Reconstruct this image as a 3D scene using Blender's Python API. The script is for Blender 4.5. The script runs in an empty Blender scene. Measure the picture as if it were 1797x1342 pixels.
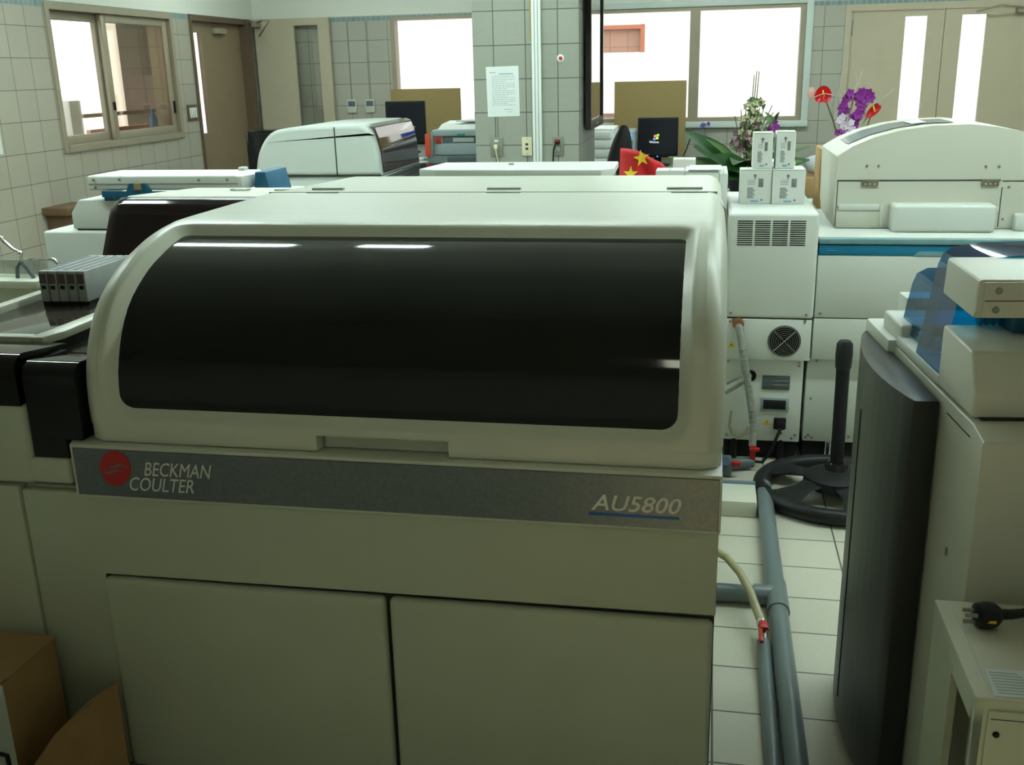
import bpy, bmesh, math, random
from mathutils import Vector, Matrix
PI = math.pi
random.seed(7)
SC = bpy.context.scene
COL = SC.collection

# ------------------------------------------------------------------ camera, world, exposure
cam_data = bpy.data.cameras.new('camera')
cam = bpy.data.objects.new('camera', cam_data)
COL.objects.link(cam)
cam_data.sensor_fit = 'HORIZONTAL'
cam_data.sensor_width = 36.0
cam_data.lens = 36.0 * 1780.0 / 1797.0
cam_data.clip_start = 0.05
PITCH, YAW, ROLL = math.radians(17.0986), math.radians(11.0748), math.radians(1.3519)
d = Vector((-math.sin(YAW) * math.cos(PITCH), math.cos(YAW) * math.cos(PITCH), -math.sin(PITCH)))
r0 = Vector((math.cos(YAW), math.sin(YAW), 0))
u0 = r0.cross(d)
cr = math.cos(ROLL) * r0 - math.sin(ROLL) * u0
cu = math.sin(ROLL) * r0 + math.cos(ROLL) * u0
M = Matrix((cr, cu, -d)).transposed().to_4x4()
M.translation = Vector((0, 0, 1.58))
cam.matrix_world = M
SC.camera = cam

world = bpy.data.worlds.new('world')
SC.world = world
world.use_nodes = True
wb = world.node_tree.nodes['Background']
wb.inputs[0].default_value = (1.0, 0.985, 0.96, 1)
wb.inputs[1].default_value = 3.2
SC.view_settings.view_transform = 'Standard'
SC.view_settings.look = 'None'
SC.view_settings.exposure = 0.0
SC.view_settings.gamma = 1.0
SC.view_settings.use_curve_mapping = False
LAMP = 45.0            # strength of the tube lamps in the ceiling
LAMP_COLOR = (0.81, 1.0, 0.945)
try:
    SC.cycles.max_bounces = 10
    SC.cycles.transparent_max_bounces = 16
    SC.cycles.caustics_reflective = False
    SC.cycles.caustics_refractive = False
    SC.cycles.sample_clamp_indirect = 6.0
except Exception:
    pass

# ------------------------------------------------------------------ materials
MATS = {}
def mat(name, col, rough=0.5, metal=0.0, var=0.03, scale=6.0, spec=0.5, coat=0.0, bump=0.0, bscale=300.0, emit=None, trans=0.0, aniso=0.0):
    m = bpy.data.materials.new(name)
    m.use_nodes = True
    nt = m.node_tree
    p = nt.nodes['Principled BSDF']
    p.inputs['Roughness'].default_value = rough
    p.inputs['Metallic'].default_value = metal
    p.inputs['Specular IOR Level'].default_value = spec
    p.inputs['Coat Weight'].default_value = coat
    p.inputs['Coat Roughness'].default_value = 0.05
    p.inputs['Anisotropic'].default_value = aniso
    p.inputs['Base Color'].default_value = (*col, 1)
    if trans:
        p.inputs['Transmission Weight'].default_value = trans
    if emit:
        p.inputs['Emission Color'].default_value = (*emit[0], 1)
        p.inputs['Emission Strength'].default_value = emit[1]
    if var > 0:
        tc = nt.nodes.new('ShaderNodeTexCoord')
        n = nt.nodes.new('ShaderNodeTexNoise')
        n.inputs['Scale'].default_value = scale
        n.inputs['Detail'].default_value = 3
        nt.links.new(tc.outputs['Object'], n.inputs['Vector'])
        r = nt.nodes.new('ShaderNodeValToRGB')
        r.color_ramp.elements[0].position = 0.3
        r.color_ramp.elements[1].position = 0.7
        r.color_ramp.elements[0].color = (*[max(0, c * (1 - var)) for c in col], 1)
        r.color_ramp.elements[1].color = (*[min(1, c * (1 + var)) for c in col], 1)
        nt.links.new(n.outputs['Fac'], r.inputs['Fac'])
        nt.links.new(r.outputs['Color'], p.inputs['Base Color'])
        if bump > 0:
            n2 = nt.nodes.new('ShaderNodeTexNoise')
            n2.inputs['Scale'].default_value = bscale
            nt.links.new(tc.outputs['Object'], n2.inputs['Vector'])
            b = nt.nodes.new('ShaderNodeBump')
            b.inputs['Strength'].default_value = bump
            b.inputs['Distance'].default_value = 0.002
            nt.links.new(n2.outputs['Fac'], b.inputs['Height'])
            nt.links.new(b.outputs['Normal'], p.inputs['Normal'])
    MATS[name] = m
    return m

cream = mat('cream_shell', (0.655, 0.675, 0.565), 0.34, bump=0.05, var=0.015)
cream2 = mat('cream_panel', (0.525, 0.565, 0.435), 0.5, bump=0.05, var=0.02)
white = mat('white_shell', (0.70, 0.73, 0.68), 0.42, bump=0.04, var=0.015)
white2 = mat('ivory_shell', (0.66, 0.655, 0.56), 0.42, bump=0.04, var=0.015)
greygreen = mat('pale_grey_shell', (0.46, 0.50, 0.46), 0.45, bump=0.06, var=0.02)
smoke = mat('smoked_glass', (0.009, 0.010, 0.009), 0.06, var=0, spec=0.32)
smokeplum = mat('plum_smoked_glass', (0.018, 0.011, 0.014), 0.07, var=0, spec=0.5)
rosegl = mat('rose_smoked_glass', (0.05, 0.02, 0.022), 0.05, var=0, spec=1.0, coat=0.6)
blackgl = mat('gloss_black', (0.006, 0.006, 0.007), 0.09, var=0, spec=0.35)
black = mat('matt_black', (0.009, 0.009, 0.010), 0.5, var=0.1, spec=0.22)
rubber = mat('black_rubber', (0.014, 0.015, 0.016), 0.42, var=0.1, bump=0.15, spec=0.25)
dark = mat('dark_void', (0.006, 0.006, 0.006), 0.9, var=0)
seam = mat('seam_shadow_gasket', (0.03, 0.03, 0.026), 0.8, var=0)
bandm = mat('brushed_grey_band', (0.20, 0.215, 0.215), 0.34, metal=0.95, var=0.10, scale=160.0, bump=0.10, bscale=450, aniso=0.6)
_t = bandm.node_tree.nodes.new('ShaderNodeCombineXYZ'); _t.inputs[2].default_value = 1.0   # brushed so that highlights stretch upwards
bandm.node_tree.links.new(_t.outputs[0], bandm.node_tree.nodes['Principled BSDF'].inputs['Tangent'])
steel = mat('screw_steel', (0.35, 0.34, 0.30), 0.35, metal=0.9, var=0.05)
chrome = mat('chrome', (0.75, 0.76, 0.76), 0.12, metal=1.0, var=0)
letter = mat('lettering_silver', (0.78, 0.78, 0.70), 0.45, var=0)
redm = mat('emblem_red', (0.50, 0.012, 0.012), 0.45, var=0)
bluebar = mat('underline_blue', (0.01, 0.11, 0.42), 0.4, var=0)
blueplast = mat('blue_stripe', (0.0, 0.19, 0.36), 0.35, var=0.03)
tealstrip = mat('teal_clear_strip', (0.18, 0.34, 0.38), 0.25, var=0.08, scale=20)
bluebr = mat('blue_bracket', (0.005, 0.10, 0.20), 0.4, var=0.05)
doorgrey = mat('dark_grey_door', (0.030, 0.031, 0.030), 0.36, var=0.05, bump=0.1, spec=0.3)
greypipe = mat('grey_plastic_pipe', (0.135, 0.17, 0.18), 0.32, var=0.06)
redplast = mat('red_plastic', (0.42, 0.012, 0.010), 0.4, var=0.05)
clearhose = mat('clear_hose', (0.27, 0.28, 0.25), 0.3, var=0.15, scale=40)
amberhose = mat('amber_hose', (0.40, 0.36, 0.22), 0.35, var=0.1)
carton = mat('cardboard', (0.40, 0.245, 0.105), 0.8, var=0.08, scale=12)
corkm = mat('brown_board', (0.30, 0.215, 0.085), 0.85, var=0.06, scale=60)
paper = mat('white_paper', (0.66, 0.70, 0.68), 0.8, var=0.01)
boxwhite = mat('white_carton', (0.74, 0.76, 0.71), 0.65, var=0.02)
ink = mat('grey_ink', (0.16, 0.18, 0.19), 0.8, var=0)
bluink = mat('blue_ink', (0.25, 0.42, 0.62), 0.8, var=0)
flagred = mat('red_cloth', (0.50, 0.006, 0.008), 0.75, var=0.12, scale=25)
flagyel = mat('yellow_star', (0.80, 0.58, 0.02), 0.7, var=0)
yellow = mat('warning_yellow', (0.75, 0.50, 0.02), 0.5, var=0)
leafm = mat('leaf_green', (0.025, 0.085, 0.022), 0.4, var=0.3, scale=10)
leaf2 = mat('leaf_light_green', (0.09, 0.17, 0.05), 0.45, var=0.3, scale=10)
stemm = mat('olive_stem', (0.10, 0.10, 0.04), 0.6, var=0.2)
palem = mat('pale_twig', (0.50, 0.48, 0.40), 0.7, var=0.1)
creamfl = mat('cream_blossom', (0.50, 0.47, 0.30), 0.7, var=0.2, scale=40)
mauvefl = mat('mauve_blossom', (0.20, 0.10, 0.15), 0.7, var=0.2, scale=40)
purple = mat('purple_orchid', (0.24, 0.012, 0.26), 0.6, var=0.25, scale=40)
whitefl = mat('white_orchid', (0.72, 0.62, 0.74), 0.6, var=0.1)
redfl = mat('red_anthurium', (0.60, 0.010, 0.016), 0.3, var=0.1)
pinkwr = mat('pink_wrap', (0.72, 0.42, 0.36), 0.5, var=0.15, scale=60)
potm = mat('dark_pot', (0.03, 0.03, 0.03), 0.5, var=0.1)
beige = mat('beige_door_paint', (0.47, 0.41, 0.295), 0.55, var=0.03)
brownd = mat('brown_door_paint', (0.24, 0.175, 0.105), 0.5, var=0.04)
brownf = mat('brown_frame', (0.115, 0.075, 0.045), 0.5, var=0.05)
alu = mat('bronze_aluminium_frame', (0.33, 0.285, 0.205), 0.4, metal=0.2, var=0.04)
palefr = mat('pale_frame', (0.56, 0.62, 0.57), 0.45, var=0.02)
paint = mat('white_wall_paint', (0.74, 0.74, 0.66), 0.8, var=0.015)
ceilm = mat('ceiling_paint', (0.60, 0.60, 0.56), 0.9, var=0.02)
trunk = mat('white_trunking', (0.68, 0.74, 0.70), 0.45, var=0.02)
brownm = mat('yellowish_brown', (0.33, 0.24, 0.10), 0.6, var=0.05)
greybox = mat('grey_plastic_case', (0.32, 0.39, 0.40), 0.5, var=0.04)
greydk = mat('dark_grey_plastic', (0.09, 0.12, 0.13), 0.5, var=0.04)
plate = mat('grey_outlet_plate', (0.20, 0.20, 0.165), 0.5, var=0.03)
cremeplate = mat('cream_outlet_plate', (0.62, 0.58, 0.40), 0.5, var=0.02)
navy = mat('screen_black', (0.006, 0.007, 0.014), 0.25, var=0)
deskm = mat('grey_desk', (0.16, 0.19, 0.19), 0.5, var=0.05)
wood = mat('brown_wood', (0.13, 0.075, 0.035), 0.55, var=0.15)
bottleblue = mat('blue_bottle', (0.05, 0.22, 0.60), 0.25, var=0.05)
graytray = mat('tray_brown_gloss', (0.050, 0.041, 0.034), 0.07, var=0.04, spec=0.4)
rackm = mat('rack_grey', (0.40, 0.43, 0.42), 0.4, var=0.06, scale=30)
rackdk = mat('rack_brown', (0.10, 0.07, 0.055), 0.5, var=0.1)
blueglow = mat('blue_light', (0.05, 0.1, 0.8), 0.5, var=0, emit=((0.05, 0.15, 1.0), 3.0))
extpink = mat('pink_tile_facade', (0.62, 0.34, 0.25), 0.7, var=0.04)
extorange = mat('orange_reveal', (0.42, 0.15, 0.085), 0.7, var=0.02)
extwhite = mat('facade_white', (0.85, 0.85, 0.84), 0.8, var=0.01)
extfloor = mat('outside_concrete', (0.5, 0.5, 0.48), 0.9, var=0.05)
extbrown = mat('corridor_brown', (0.10, 0.075, 0.05), 0.6, var=0.05)
extgrey = mat('corridor_tile', (0.16, 0.145, 0.12), 0.5, var=0.05)
vinyl = mat('chair_black', (0.014, 0.014, 0.015), 0.38, var=0.1)

def thin(name, tint, refl=0.06, rough=0.02):
    m = bpy.data.materials.new(name)
    m.use_nodes = True
    nt = m.node_tree
    nt.nodes.remove(nt.nodes['Principled BSDF'])
    out = nt.nodes['Material Output']
    t = nt.nodes.new('ShaderNodeBsdfTransparent')
    t.inputs[0].default_value = (*tint, 1)
    g = nt.nodes.new('ShaderNodeBsdfGlossy')
    g.inputs['Roughness'].default_value = rough
    mx = nt.nodes.new('ShaderNodeMixShader')
    lw = nt.nodes.new('ShaderNodeLayerWeight')
    lw.inputs['Blend'].default_value = 0.35
    ma = nt.nodes.new('ShaderNodeMath')
    ma.operation = 'MULTIPLY_ADD'
    ma.inputs[1].default_value = 0.5
    ma.inputs[2].default_value = refl
    nt.links.new(lw.outputs['Fresnel'], ma.inputs[0])
    nt.links.new(ma.outputs[0], mx.inputs[0])
    nt.links.new(t.outputs[0], mx.inputs[1])
    nt.links.new(g.outputs[0], mx.inputs[2])
    nt.links.new(mx.outputs[0], out.inputs[0])
    MATS[name] = m
    return m
glass = thin('window_glass', (0.96, 0.97, 0.96), 0.02)
duskglass = thin('tinted_window_glass', (0.72, 0.68, 0.60), 0.05)
blueacr = thin('blue_acrylic', (0.045, 0.35, 0.56), 0.08, 0.05)
clearacr = thin('clear_acrylic', (0.86, 0.9, 0.88), 0.05, 0.03)
smokeacr = thin('smoked_acrylic', (0.45, 0.48, 0.52), 0.10, 0.05)

def tile_mat(name, axis, ph_u, ph_z, col, grout, size=0.2, top=None, rough=0.35, gw=0.005):
    """square tiles in world space; axis 'x','y' for walls facing the other way, 'f' for a floor"""
    m = bpy.data.materials.new(name)
    m.use_nodes = True
    nt = m.node_tree
    p = nt.nodes['Principled BSDF']
    p.inputs['Roughness'].default_value = rough
    geo = nt.nodes.new('ShaderNodeNewGeometry')
    sep = nt.nodes.new('ShaderNodeSeparateXYZ')
    nt.links.new(geo.outputs['Position'], sep.inputs[0])
    def off(sock, v):
        a = nt.nodes.new('ShaderNodeMath'); a.operation = 'ADD'
        nt.links.new(sock, a.inputs[0]); a.inputs[1].default_value = v
        return a.outputs[0]
    us = {'x': 'X', 'y': 'Y', 'f': 'X'}[axis]
    vs = {'x': 'Z', 'y': 'Z', 'f': 'Y'}[axis]
    com = nt.nodes.new('ShaderNodeCombineXYZ')
    nt.links.new(off(sep.outputs[us], 40 * size - ph_u), com.inputs[0])
    nt.links.new(off(sep.outputs[vs], 40 * size - ph_z), com.inputs[1])
    br = nt.nodes.new('ShaderNodeTexBrick')
    br.offset = 0.0
    br.squash = 1.0
    br.inputs['Scale'].default_value = 1.0
    br.inputs['Brick Width'].default_value = size
    br.inputs['Row Height'].default_value = size
    br.inputs['Mortar Size'].default_value = gw / 2
    br.inputs['Mortar Smooth'].default_value = 0.2
    br.inputs['Bias'].default_value = 0.0
    br.inputs['Color1'].default_value = (*[c * 0.965 for c in col], 1)
    br.inputs['Color2'].default_value = (*[c * 1.035 for c in col], 1)
    br.inputs['Mortar'].default_value = (*grout, 1)
    nt.links.new(com.outputs[0], br.inputs['Vector'])
    colsock = br.outputs['Color']
    no = nt.nodes.new('ShaderNodeTexNoise')
    no.inputs['Scale'].default_value = 90
    nt.links.new(geo.outputs['Position'], no.inputs['Vector'])
    mixn = nt.nodes.new('ShaderNodeMix'); mixn.data_type = 'RGBA'; mixn.blend_type = 'MULTIPLY'
    mixn.inputs['Factor'].default_value = 0.12
    nt.links.new(colsock, mixn.inputs['A'])
    nt.links.new(no.outputs['Fac'], mixn.inputs['B'])
    colsock = mixn.outputs['Result']
    bp = nt.nodes.new('ShaderNodeBump')
    bp.inputs['Strength'].default_value = 0.4
    bp.inputs['Distance'].default_value = 0.002
    bp.invert = True
    nt.links.new(br.outputs['Fac'], bp.inputs['Height'])
    nt.links.new(bp.outputs['Normal'], p.inputs['Normal'])
    if top:
        zt, zb, bordercol, paintcol = top
        # small mosaic border course, then paint above it
        com2 = nt.nodes.new('ShaderNodeCombineXYZ')
        nt.links.new(sep.outputs[us], com2.inputs[0])
        nt.links.new(sep.outputs['Z'], com2.inputs[1])
        b2 = nt.nodes.new('ShaderNodeTexBrick'); b2.offset = 0
        b2.inputs['Scale'].default_value = 1.0
        b2.inputs['Brick Width'].default_value = 0.05
        b2.inputs['Row Height'].default_value = 0.05
        b2.inputs['Mortar Size'].default_value = 0.003
        b2.inputs['Color1'].default_value = (*bordercol, 1)
        b2.inputs['Color2'].default_value = (*[c * 1.25 for c in bordercol], 1)
        b2.inputs['Mortar'].default_value = (*col, 1)
        nt.links.new(com2.outputs[0], b2.inputs['Vector'])
        def above(z, A, Bsock=None, Bcol=None):
            g = nt.nodes.new('ShaderNodeMath'); g.operation = 'GREATER_THAN'
            nt.links.new(sep.outputs['Z'], g.inputs[0]); g.inputs[1].default_value = z
            mx = nt.nodes.new('ShaderNodeMix'); mx.data_type = 'RGBA'
            nt.links.new(g.outputs[0], mx.inputs['Factor'])
            nt.links.new(A, mx.inputs['A'])
            if Bsock: nt.links.new(Bsock, mx.inputs['B'])
            else: mx.inputs['B'].default_value = (*Bcol, 1)
            return mx.outputs['Result']
        colsock = above(zb, colsock, Bsock=b2.outputs['Color'])
        colsock = above(zt, colsock, Bcol=paintcol)
    nt.links.new(colsock, p.inputs['Base Color'])
    MATS[name] = m
    return m
TILE = (0.395, 0.365, 0.295)
GROUT = (0.13, 0.12, 0.10)
PAINTC = (0.72, 0.73, 0.64)
BORDER = (0.16, 0.24, 0.24)
tile_left = tile_mat('left_wall_tile', 'y', 0.085, 0.128, TILE, GROUT, top=(2.10, 2.055, BORDER, PAINTC))
tile_back = tile_mat('back_wall_tile', 'x', 0.155, 0.085, (0.42, 0.405, 0.335), GROUT, top=(2.105, 2.06, BORDER, PAINTC))
tile_col = tile_mat('column_tile', 'x', -0.13, 0.128, (0.295, 0.31, 0.262), (0.085, 0.08, 0.065), gw=0.006)
tile_colside = tile_mat('column_side_tile', 'y', 0.05, 0.128, (0.295, 0.31, 0.262), (0.085, 0.08, 0.065), gw=0.006)
tile_floor = tile_mat('floor_tile', 'f', 0.054, 0.003, (0.60, 0.575, 0.48), (0.10, 0.095, 0.08), size=0.208, rough=0.3, gw=0.006)

# ------------------------------------------------------------------ mesh building
class B:
    """collects shapes, in world coordinates or in a frame given by xf"""
    def __init__(self, xf=None):
        self.bm = bmesh.new()
        self.xf = xf
    def _bevel(self, verts, bev, seg, edges=None):
        es = edges
        if es is None:
            vs = set(verts)
            es = [e for e in self.bm.edges if e.verts[0] in vs and e.verts[1] in vs]
        if bev > 0:
            bmesh.ops.bevel(self.bm, geom=es, offset=bev, segments=seg, profile=0.5, affect='EDGES', clamp_overlap=True)
    def box(self, x0, x1, y0, y1, z0, z1, bev=0.0, seg=2):
        v = [self.bm.verts.new((x, y, z)) for x in (x0, x1) for y in (y0, y1) for z in (z0, z1)]
        for f in ((0, 1, 3, 2), (4, 6, 7, 5), (0, 4, 5, 1), (2, 3, 7, 6), (0, 2, 6, 4), (1, 5, 7, 3)):
            self.bm.faces.new([v[i] for i in f])
        self._bevel(v, bev, seg)
        return self
    def prism(self, pts, axis, a0, a1, bev=0.0, seg=2):
        def P(p, a):
            return {'x': (a, p[0], p[1]), 'y': (p[0], a, p[1]), 'z': (p[0], p[1], a)}[axis]
        va = [self.bm.verts.new(P(p, a0)) for p in pts]
        vb = [self.bm.verts.new(P(p, a1)) for p in pts]
        n = len(pts)
        self.bm.faces.new(va)
        self.bm.faces.new(vb[::-1])
        for i in range(n):
            self.bm.faces.new((va[i], vb[i], vb[(i + 1) % n], va[(i + 1) % n]))
        self._bevel(va + vb, bev, seg)
        return self
    def tube(self, pts, r, seg=10, closed=False):
        pts = [Vector(p) for p in pts]
        n = len(pts)
        rings = []
        T0 = (pts[1] - pts[0]).normalized()
        ref = Vector((0, 0, 1)) if abs(T0.z) < 0.9 else Vector((1, 0, 0))
        N = (ref - T0 * ref.dot(T0)).normalized()
        for i, p in enumerate(pts):
            if closed: T = (pts[(i + 1) % n] - pts[i - 1]).normalized()
            elif i == 0: T = T0
            elif i == n - 1: T = (pts[-1] - pts[-2]).normalized()
            else: T = ((pts[i + 1] - p).normalized() + (p - pts[i - 1]).normalized()).normalized()
            N = (N - T * N.dot(T)).normalized()
            Bn = T.cross(N)
            rr = r[i] if isinstance(r, (list, tuple)) else r
            rings.append([self.bm.verts.new(p + (N * math.cos(a) + Bn * math.sin(a)) * rr)
                          for a in [2 * PI * k / seg for k in range(seg)]])
        last = n if closed else n - 1
        for i in range(last):
            A, Cc = rings[i], rings[(i + 1) % n]
            for k in range(seg):
                self.bm.faces.new((A[k], A[(k + 1) % seg], Cc[(k + 1) % seg], Cc[k]))
        if not closed:
            self.bm.faces.new(rings[0][::-1]); self.bm.faces.new(rings[-1])
        return self
    def cyl(self, p0, p1, r0, r1=None, seg=20):
        return self.tube([p0, p1], [r0, r0 if r1 is None else r1], seg)
    def lathe(self, prof, c, seg=28, axis='z'):
        rings = []
        for (r, h) in prof:
            ring = []
            for k in range(seg):
                a = 2 * PI * k / seg
                x, y = r * math.cos(a), r * math.sin(a)
                o = {'z': (x, y, h), 'y': (x, h, y), 'x': (h, x, y)}[axis]
                ring.append(self.bm.verts.new((c[0] + o[0], c[1] + o[1], c[2] + o[2])))
            rings.append(ring)
        for A, D in zip(rings, rings[1:]):
            for k in range(seg):
                self.bm.faces.new((A[k], A[(k + 1) % seg], D[(k + 1) % seg], D[k]))
        self.bm.faces.new(rings[0][::-1]); self.bm.faces.new(rings[-1])
        return self
    def grid(self, f, nu, nv, wrap_u=False):
        g = [[self.bm.verts.new(f(i / (nu if wrap_u else nu - 1), j / (nv - 1))) for j in range(nv)] for i in range(nu)]
        for i in range(nu if wrap_u else nu - 1):
            for j in range(nv - 1):
                k = (i + 1) % nu
                self.bm.faces.new((g[i][j], g[k][j], g[k][j + 1], g[i][j + 1]))
        return self
    def ball(self, c, r, sx=1, sy=1, sz=1, sub=2):
        res = bmesh.ops.create_icosphere(self.bm, subdivisions=sub, radius=r)
        for v in res['verts']:
            v.co = Vector((c[0] + v.co.x * sx, c[1] + v.co.y * sy, c[2] + v.co.z * sz))
        return self
    def poly(self, pts):
        self.bm.faces.new([self.bm.verts.new(p) for p in pts])
        return self
    def leaf(self, base, tip, width, sag=0.0, up=(0, 0, 1), n=8, fold=0.15):
        base, tip = Vector(base), Vector(tip)
        ax = tip - base
        side = ax.cross(Vector(up))
        if side.length < 1e-5: side = Vector((1, 0, 0))
        side.normalize()
        nn = side.cross(ax).normalized()
        rows = []
        for i in range(n + 1):
            t = i / n
            c = base + ax * t + nn * (sag * 4 * t * (1 - t))
            w = width * (math.sin(PI * min(1, t * 0.92 + 0.06)) ** 0.8)
            rows.append([self.bm.verts.new(c - side * w + nn * fold * w), self.bm.verts.new(c), self.bm.verts.new(c + side * w + nn * fold * w)])
        for A, D in zip(rows, rows[1:]):
            self.bm.faces.new((A[0], A[1], D[1], D[0])); self.bm.faces.new((A[1], A[2], D[2], D[1]))
        return self
    def solidify(self, t):
        bmesh.ops.recalc_face_normals(self.bm, faces=self.bm.faces[:])
        bmesh.ops.solidify(self.bm, geom=self.bm.faces[:], thickness=t)
        return self

def root_matrix(o):
    return Matrix.Translation(o.location) @ Matrix.Rotation(o.rotation_euler.z, 4, 'Z')

def part(name, b, m, parent=None, origin=None, angle=35, fix=True):
    bm = b.bm
    if fix: bmesh.ops.recalc_face_normals(bm, faces=bm.faces[:])
    if b.xf is not None: bmesh.ops.transform(bm, matrix=b.xf, verts=bm.verts[:])
    me = bpy.data.meshes.new(name)
    o = bpy.data.objects.new(name, me)
    COL.objects.link(o)
    if parent is not None:
        top = parent
        w = Matrix.Identity(4)
        chain = []
        while top is not None:
            chain.append(top); top = top.parent
        for q in reversed(chain): w = w @ root_matrix(q)
        bmesh.ops.transform(bm, matrix=w.inverted(), verts=bm.verts[:])
        o.parent = parent
    else:
        if origin is None:
            xs = [v.co for v in bm.verts]
            lo = [min(v[i] for v in xs) for i in range(3)]; hi = [max(v[i] for v in xs) for i in range(3)]
            origin = ((lo[0] + hi[0]) / 2, (lo[1] + hi[1]) / 2, lo[2])
        bmesh.ops.translate(bm, vec=-Vector(origin), verts=bm.verts[:])
        o.location = origin
    bm.to_mesh(me)
    bm.free()
    me.shade_smooth()
    me.set_sharp_from_angle(angle=math.radians(angle))
    if isinstance(m, (list, tuple)):
        for q in m: me.materials.append(q)
    else: me.materials.append(m)
    return o

def tag(o, label, cat, group=None):
    o['label'] = label; o['category'] = cat
    if group: o['group'] = group
    return o
def thing(name, label, cat, loc, rot=0.0, group=None):
    o = bpy.data.objects.new(name, None)
    o.empty_display_size = 0.05
    COL.objects.link(o)
    o.location = loc; o.rotation_euler = (0, 0, rot)
    return tag(o, label, cat, group)
def single(name, b, m, label, cat, group=None):
    return tag(part(name, b, m), label, cat, group)
def struct(name, b, m, parent=None):
    o = part(name, b, m, parent)
    if parent is None: o['kind'] = 'structure'
    return o
def dup(root, delta, label, group=None, rot=None):
    c = root.copy(); COL.objects.link(c)
    c.location = Vector(root.location) + Vector(delta)
    if rot is not None: c.rotation_euler = (0, 0, rot)
    c['label'] = label
    if group: c['group'] = group
    for ch in list(root.children):
        k = ch.copy(); COL.objects.link(k); k.parent = c
        for g in list(ch.children):
            q = g.copy(); COL.objects.link(q); q.parent = k
    return c

def text_b(body, width=None, size=0.1, x=0, y=0, z=0, shear=0.0, bold=0.0, extrude=0.0006, rotz=0.0, height=None, tilt=0.0, caps=None):
    """lettering lying on a plane that faces -Y (turned by rotz), left end of the baseline at x, y, z"""
    cu_ = bpy.data.curves.new('lettering', 'FONT')
    cu_.body = body; cu_.size = size; cu_.shear = shear; cu_.extrude = extrude; cu_.offset = bold; cu_.resolution_u = 3
    if caps:
        cu_.small_caps_scale = caps
        for i in range(1, len(body)): cu_.body_format[i].use_small_caps = True
    ob = bpy.data.objects.new('lettering', cu_); COL.objects.link(ob)
    dg = bpy.context.evaluated_depsgraph_get()
    me = bpy.data.meshes.new_from_object(ob.evaluated_get(dg))
    b = B()
    b.bm.from_mesh(me)
    bpy.data.objects.remove(ob); bpy.data.curves.remove(cu_); bpy.data.meshes.remove(me)
    vs = b.bm.verts[:]
    x0 = min(v.co.x for v in vs); x1 = max(v.co.x for v in vs)
    y0 = min(v.co.y for v in vs); y1 = max(v.co.y for v in vs)
    sx = width / (x1 - x0) if width else 1
    sy = height / (y1 - y0) if height else sx
    for v in vs:
        v.co = Vector(((v.co.x - x0) * sx, -v.co.z, (v.co.y - y0) * sy))
    bmesh.ops.transform(b.bm, matrix=Matrix.Translation((x, y, z)) @ Matrix.Rotation(rotz, 4, 'Z') @ Matrix.Rotation(tilt, 4, 'Y'), verts=vs)
    return b

def screw(root, x, y, z, r=0.006, facing='-y', m=None, xf=None):
    b = B(xf)
    dv = {'-y': (0, -0.003, 0), '-x': (-0.003, 0, 0), '+z': (0, 0, 0.003)}[facing]
    b.cyl((x - dv[0] * .3, y - dv[1] * .3, z - dv[2] * .3), (x + dv[0], y + dv[1], z + dv[2]), r, r * 0.8, 10)
    return part('screw', b, m or steel, root)

def wall_cells(b, axis, p0, p1, u0_, u1_, z0, z1, holes):
    us = sorted({u0_, u1_} | {h for q in holes for h in q[:2]})
    zs = sorted({z0, z1} | {h for q in holes for h in q[2:]})
    for ua, ub in zip(us, us[1:]):
        for za, zb in zip(zs, zs[1:]):
            um, zm = (ua + ub) / 2, (za + zb) / 2
            if any(q[0] < um < q[1] and q[2] < zm < q[3] for q in holes): continue
            if axis == 'y': b.box(ua, ub, p0, p1, za, zb)
            else: b.box(p0, p1, ua, ub, za, zb)
    bmesh.ops.remove_doubles(b.bm, verts=b.bm.verts[:], dist=1e-5)
    return b

# ------------------------------------------------------------------ the room
XL, XR, YB, YF, ZC = -4.4, 3.4, 9.8, -2.2, 2.85
struct('floor', B().box(XL - 0.2, XR + 0.2, YF - 0.2, YB + 0.2, -0.1, 0.0), tile_floor)
struct('ceiling', B().box(XL - 0.2, XR + 0.2, YF - 0.2, YB + 0.2, ZC, ZC + 0.1), ceilm)
WIN_L = (6.50, 8.20, 1.10, 2.09)
DOOR_L = (8.50, 9.68, 0.0, 2.10)
WIN_1 = (-3.02, -1.50, 1.09, 2.085)
WIN_2 = (-1.34, 0.80, 1.09, 2.085)
DOOR_R = (1.13, 2.84, 0.0, 2.06)
struct('wall_left', wall_cells(B(), 'x', XL - 0.2, XL, YF - 0.2, YB + 0.2, 0, ZC, [WIN_L, DOOR_L]), tile_left)
struct('wall_back', wall_cells(B(), 'y', YB, YB + 0.2, XL, XR, 0, ZC, [WIN_1, WIN_2, DOOR_R]), tile_back)
struct('wall_right', B().box(XR, XR + 0.2, YF - 0.2, YB + 0.2, 0, ZC), tile_left)
struct('wall_front', B().box(XL, XR, YF - 0.2, YF, 0, ZC), paint)

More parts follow.
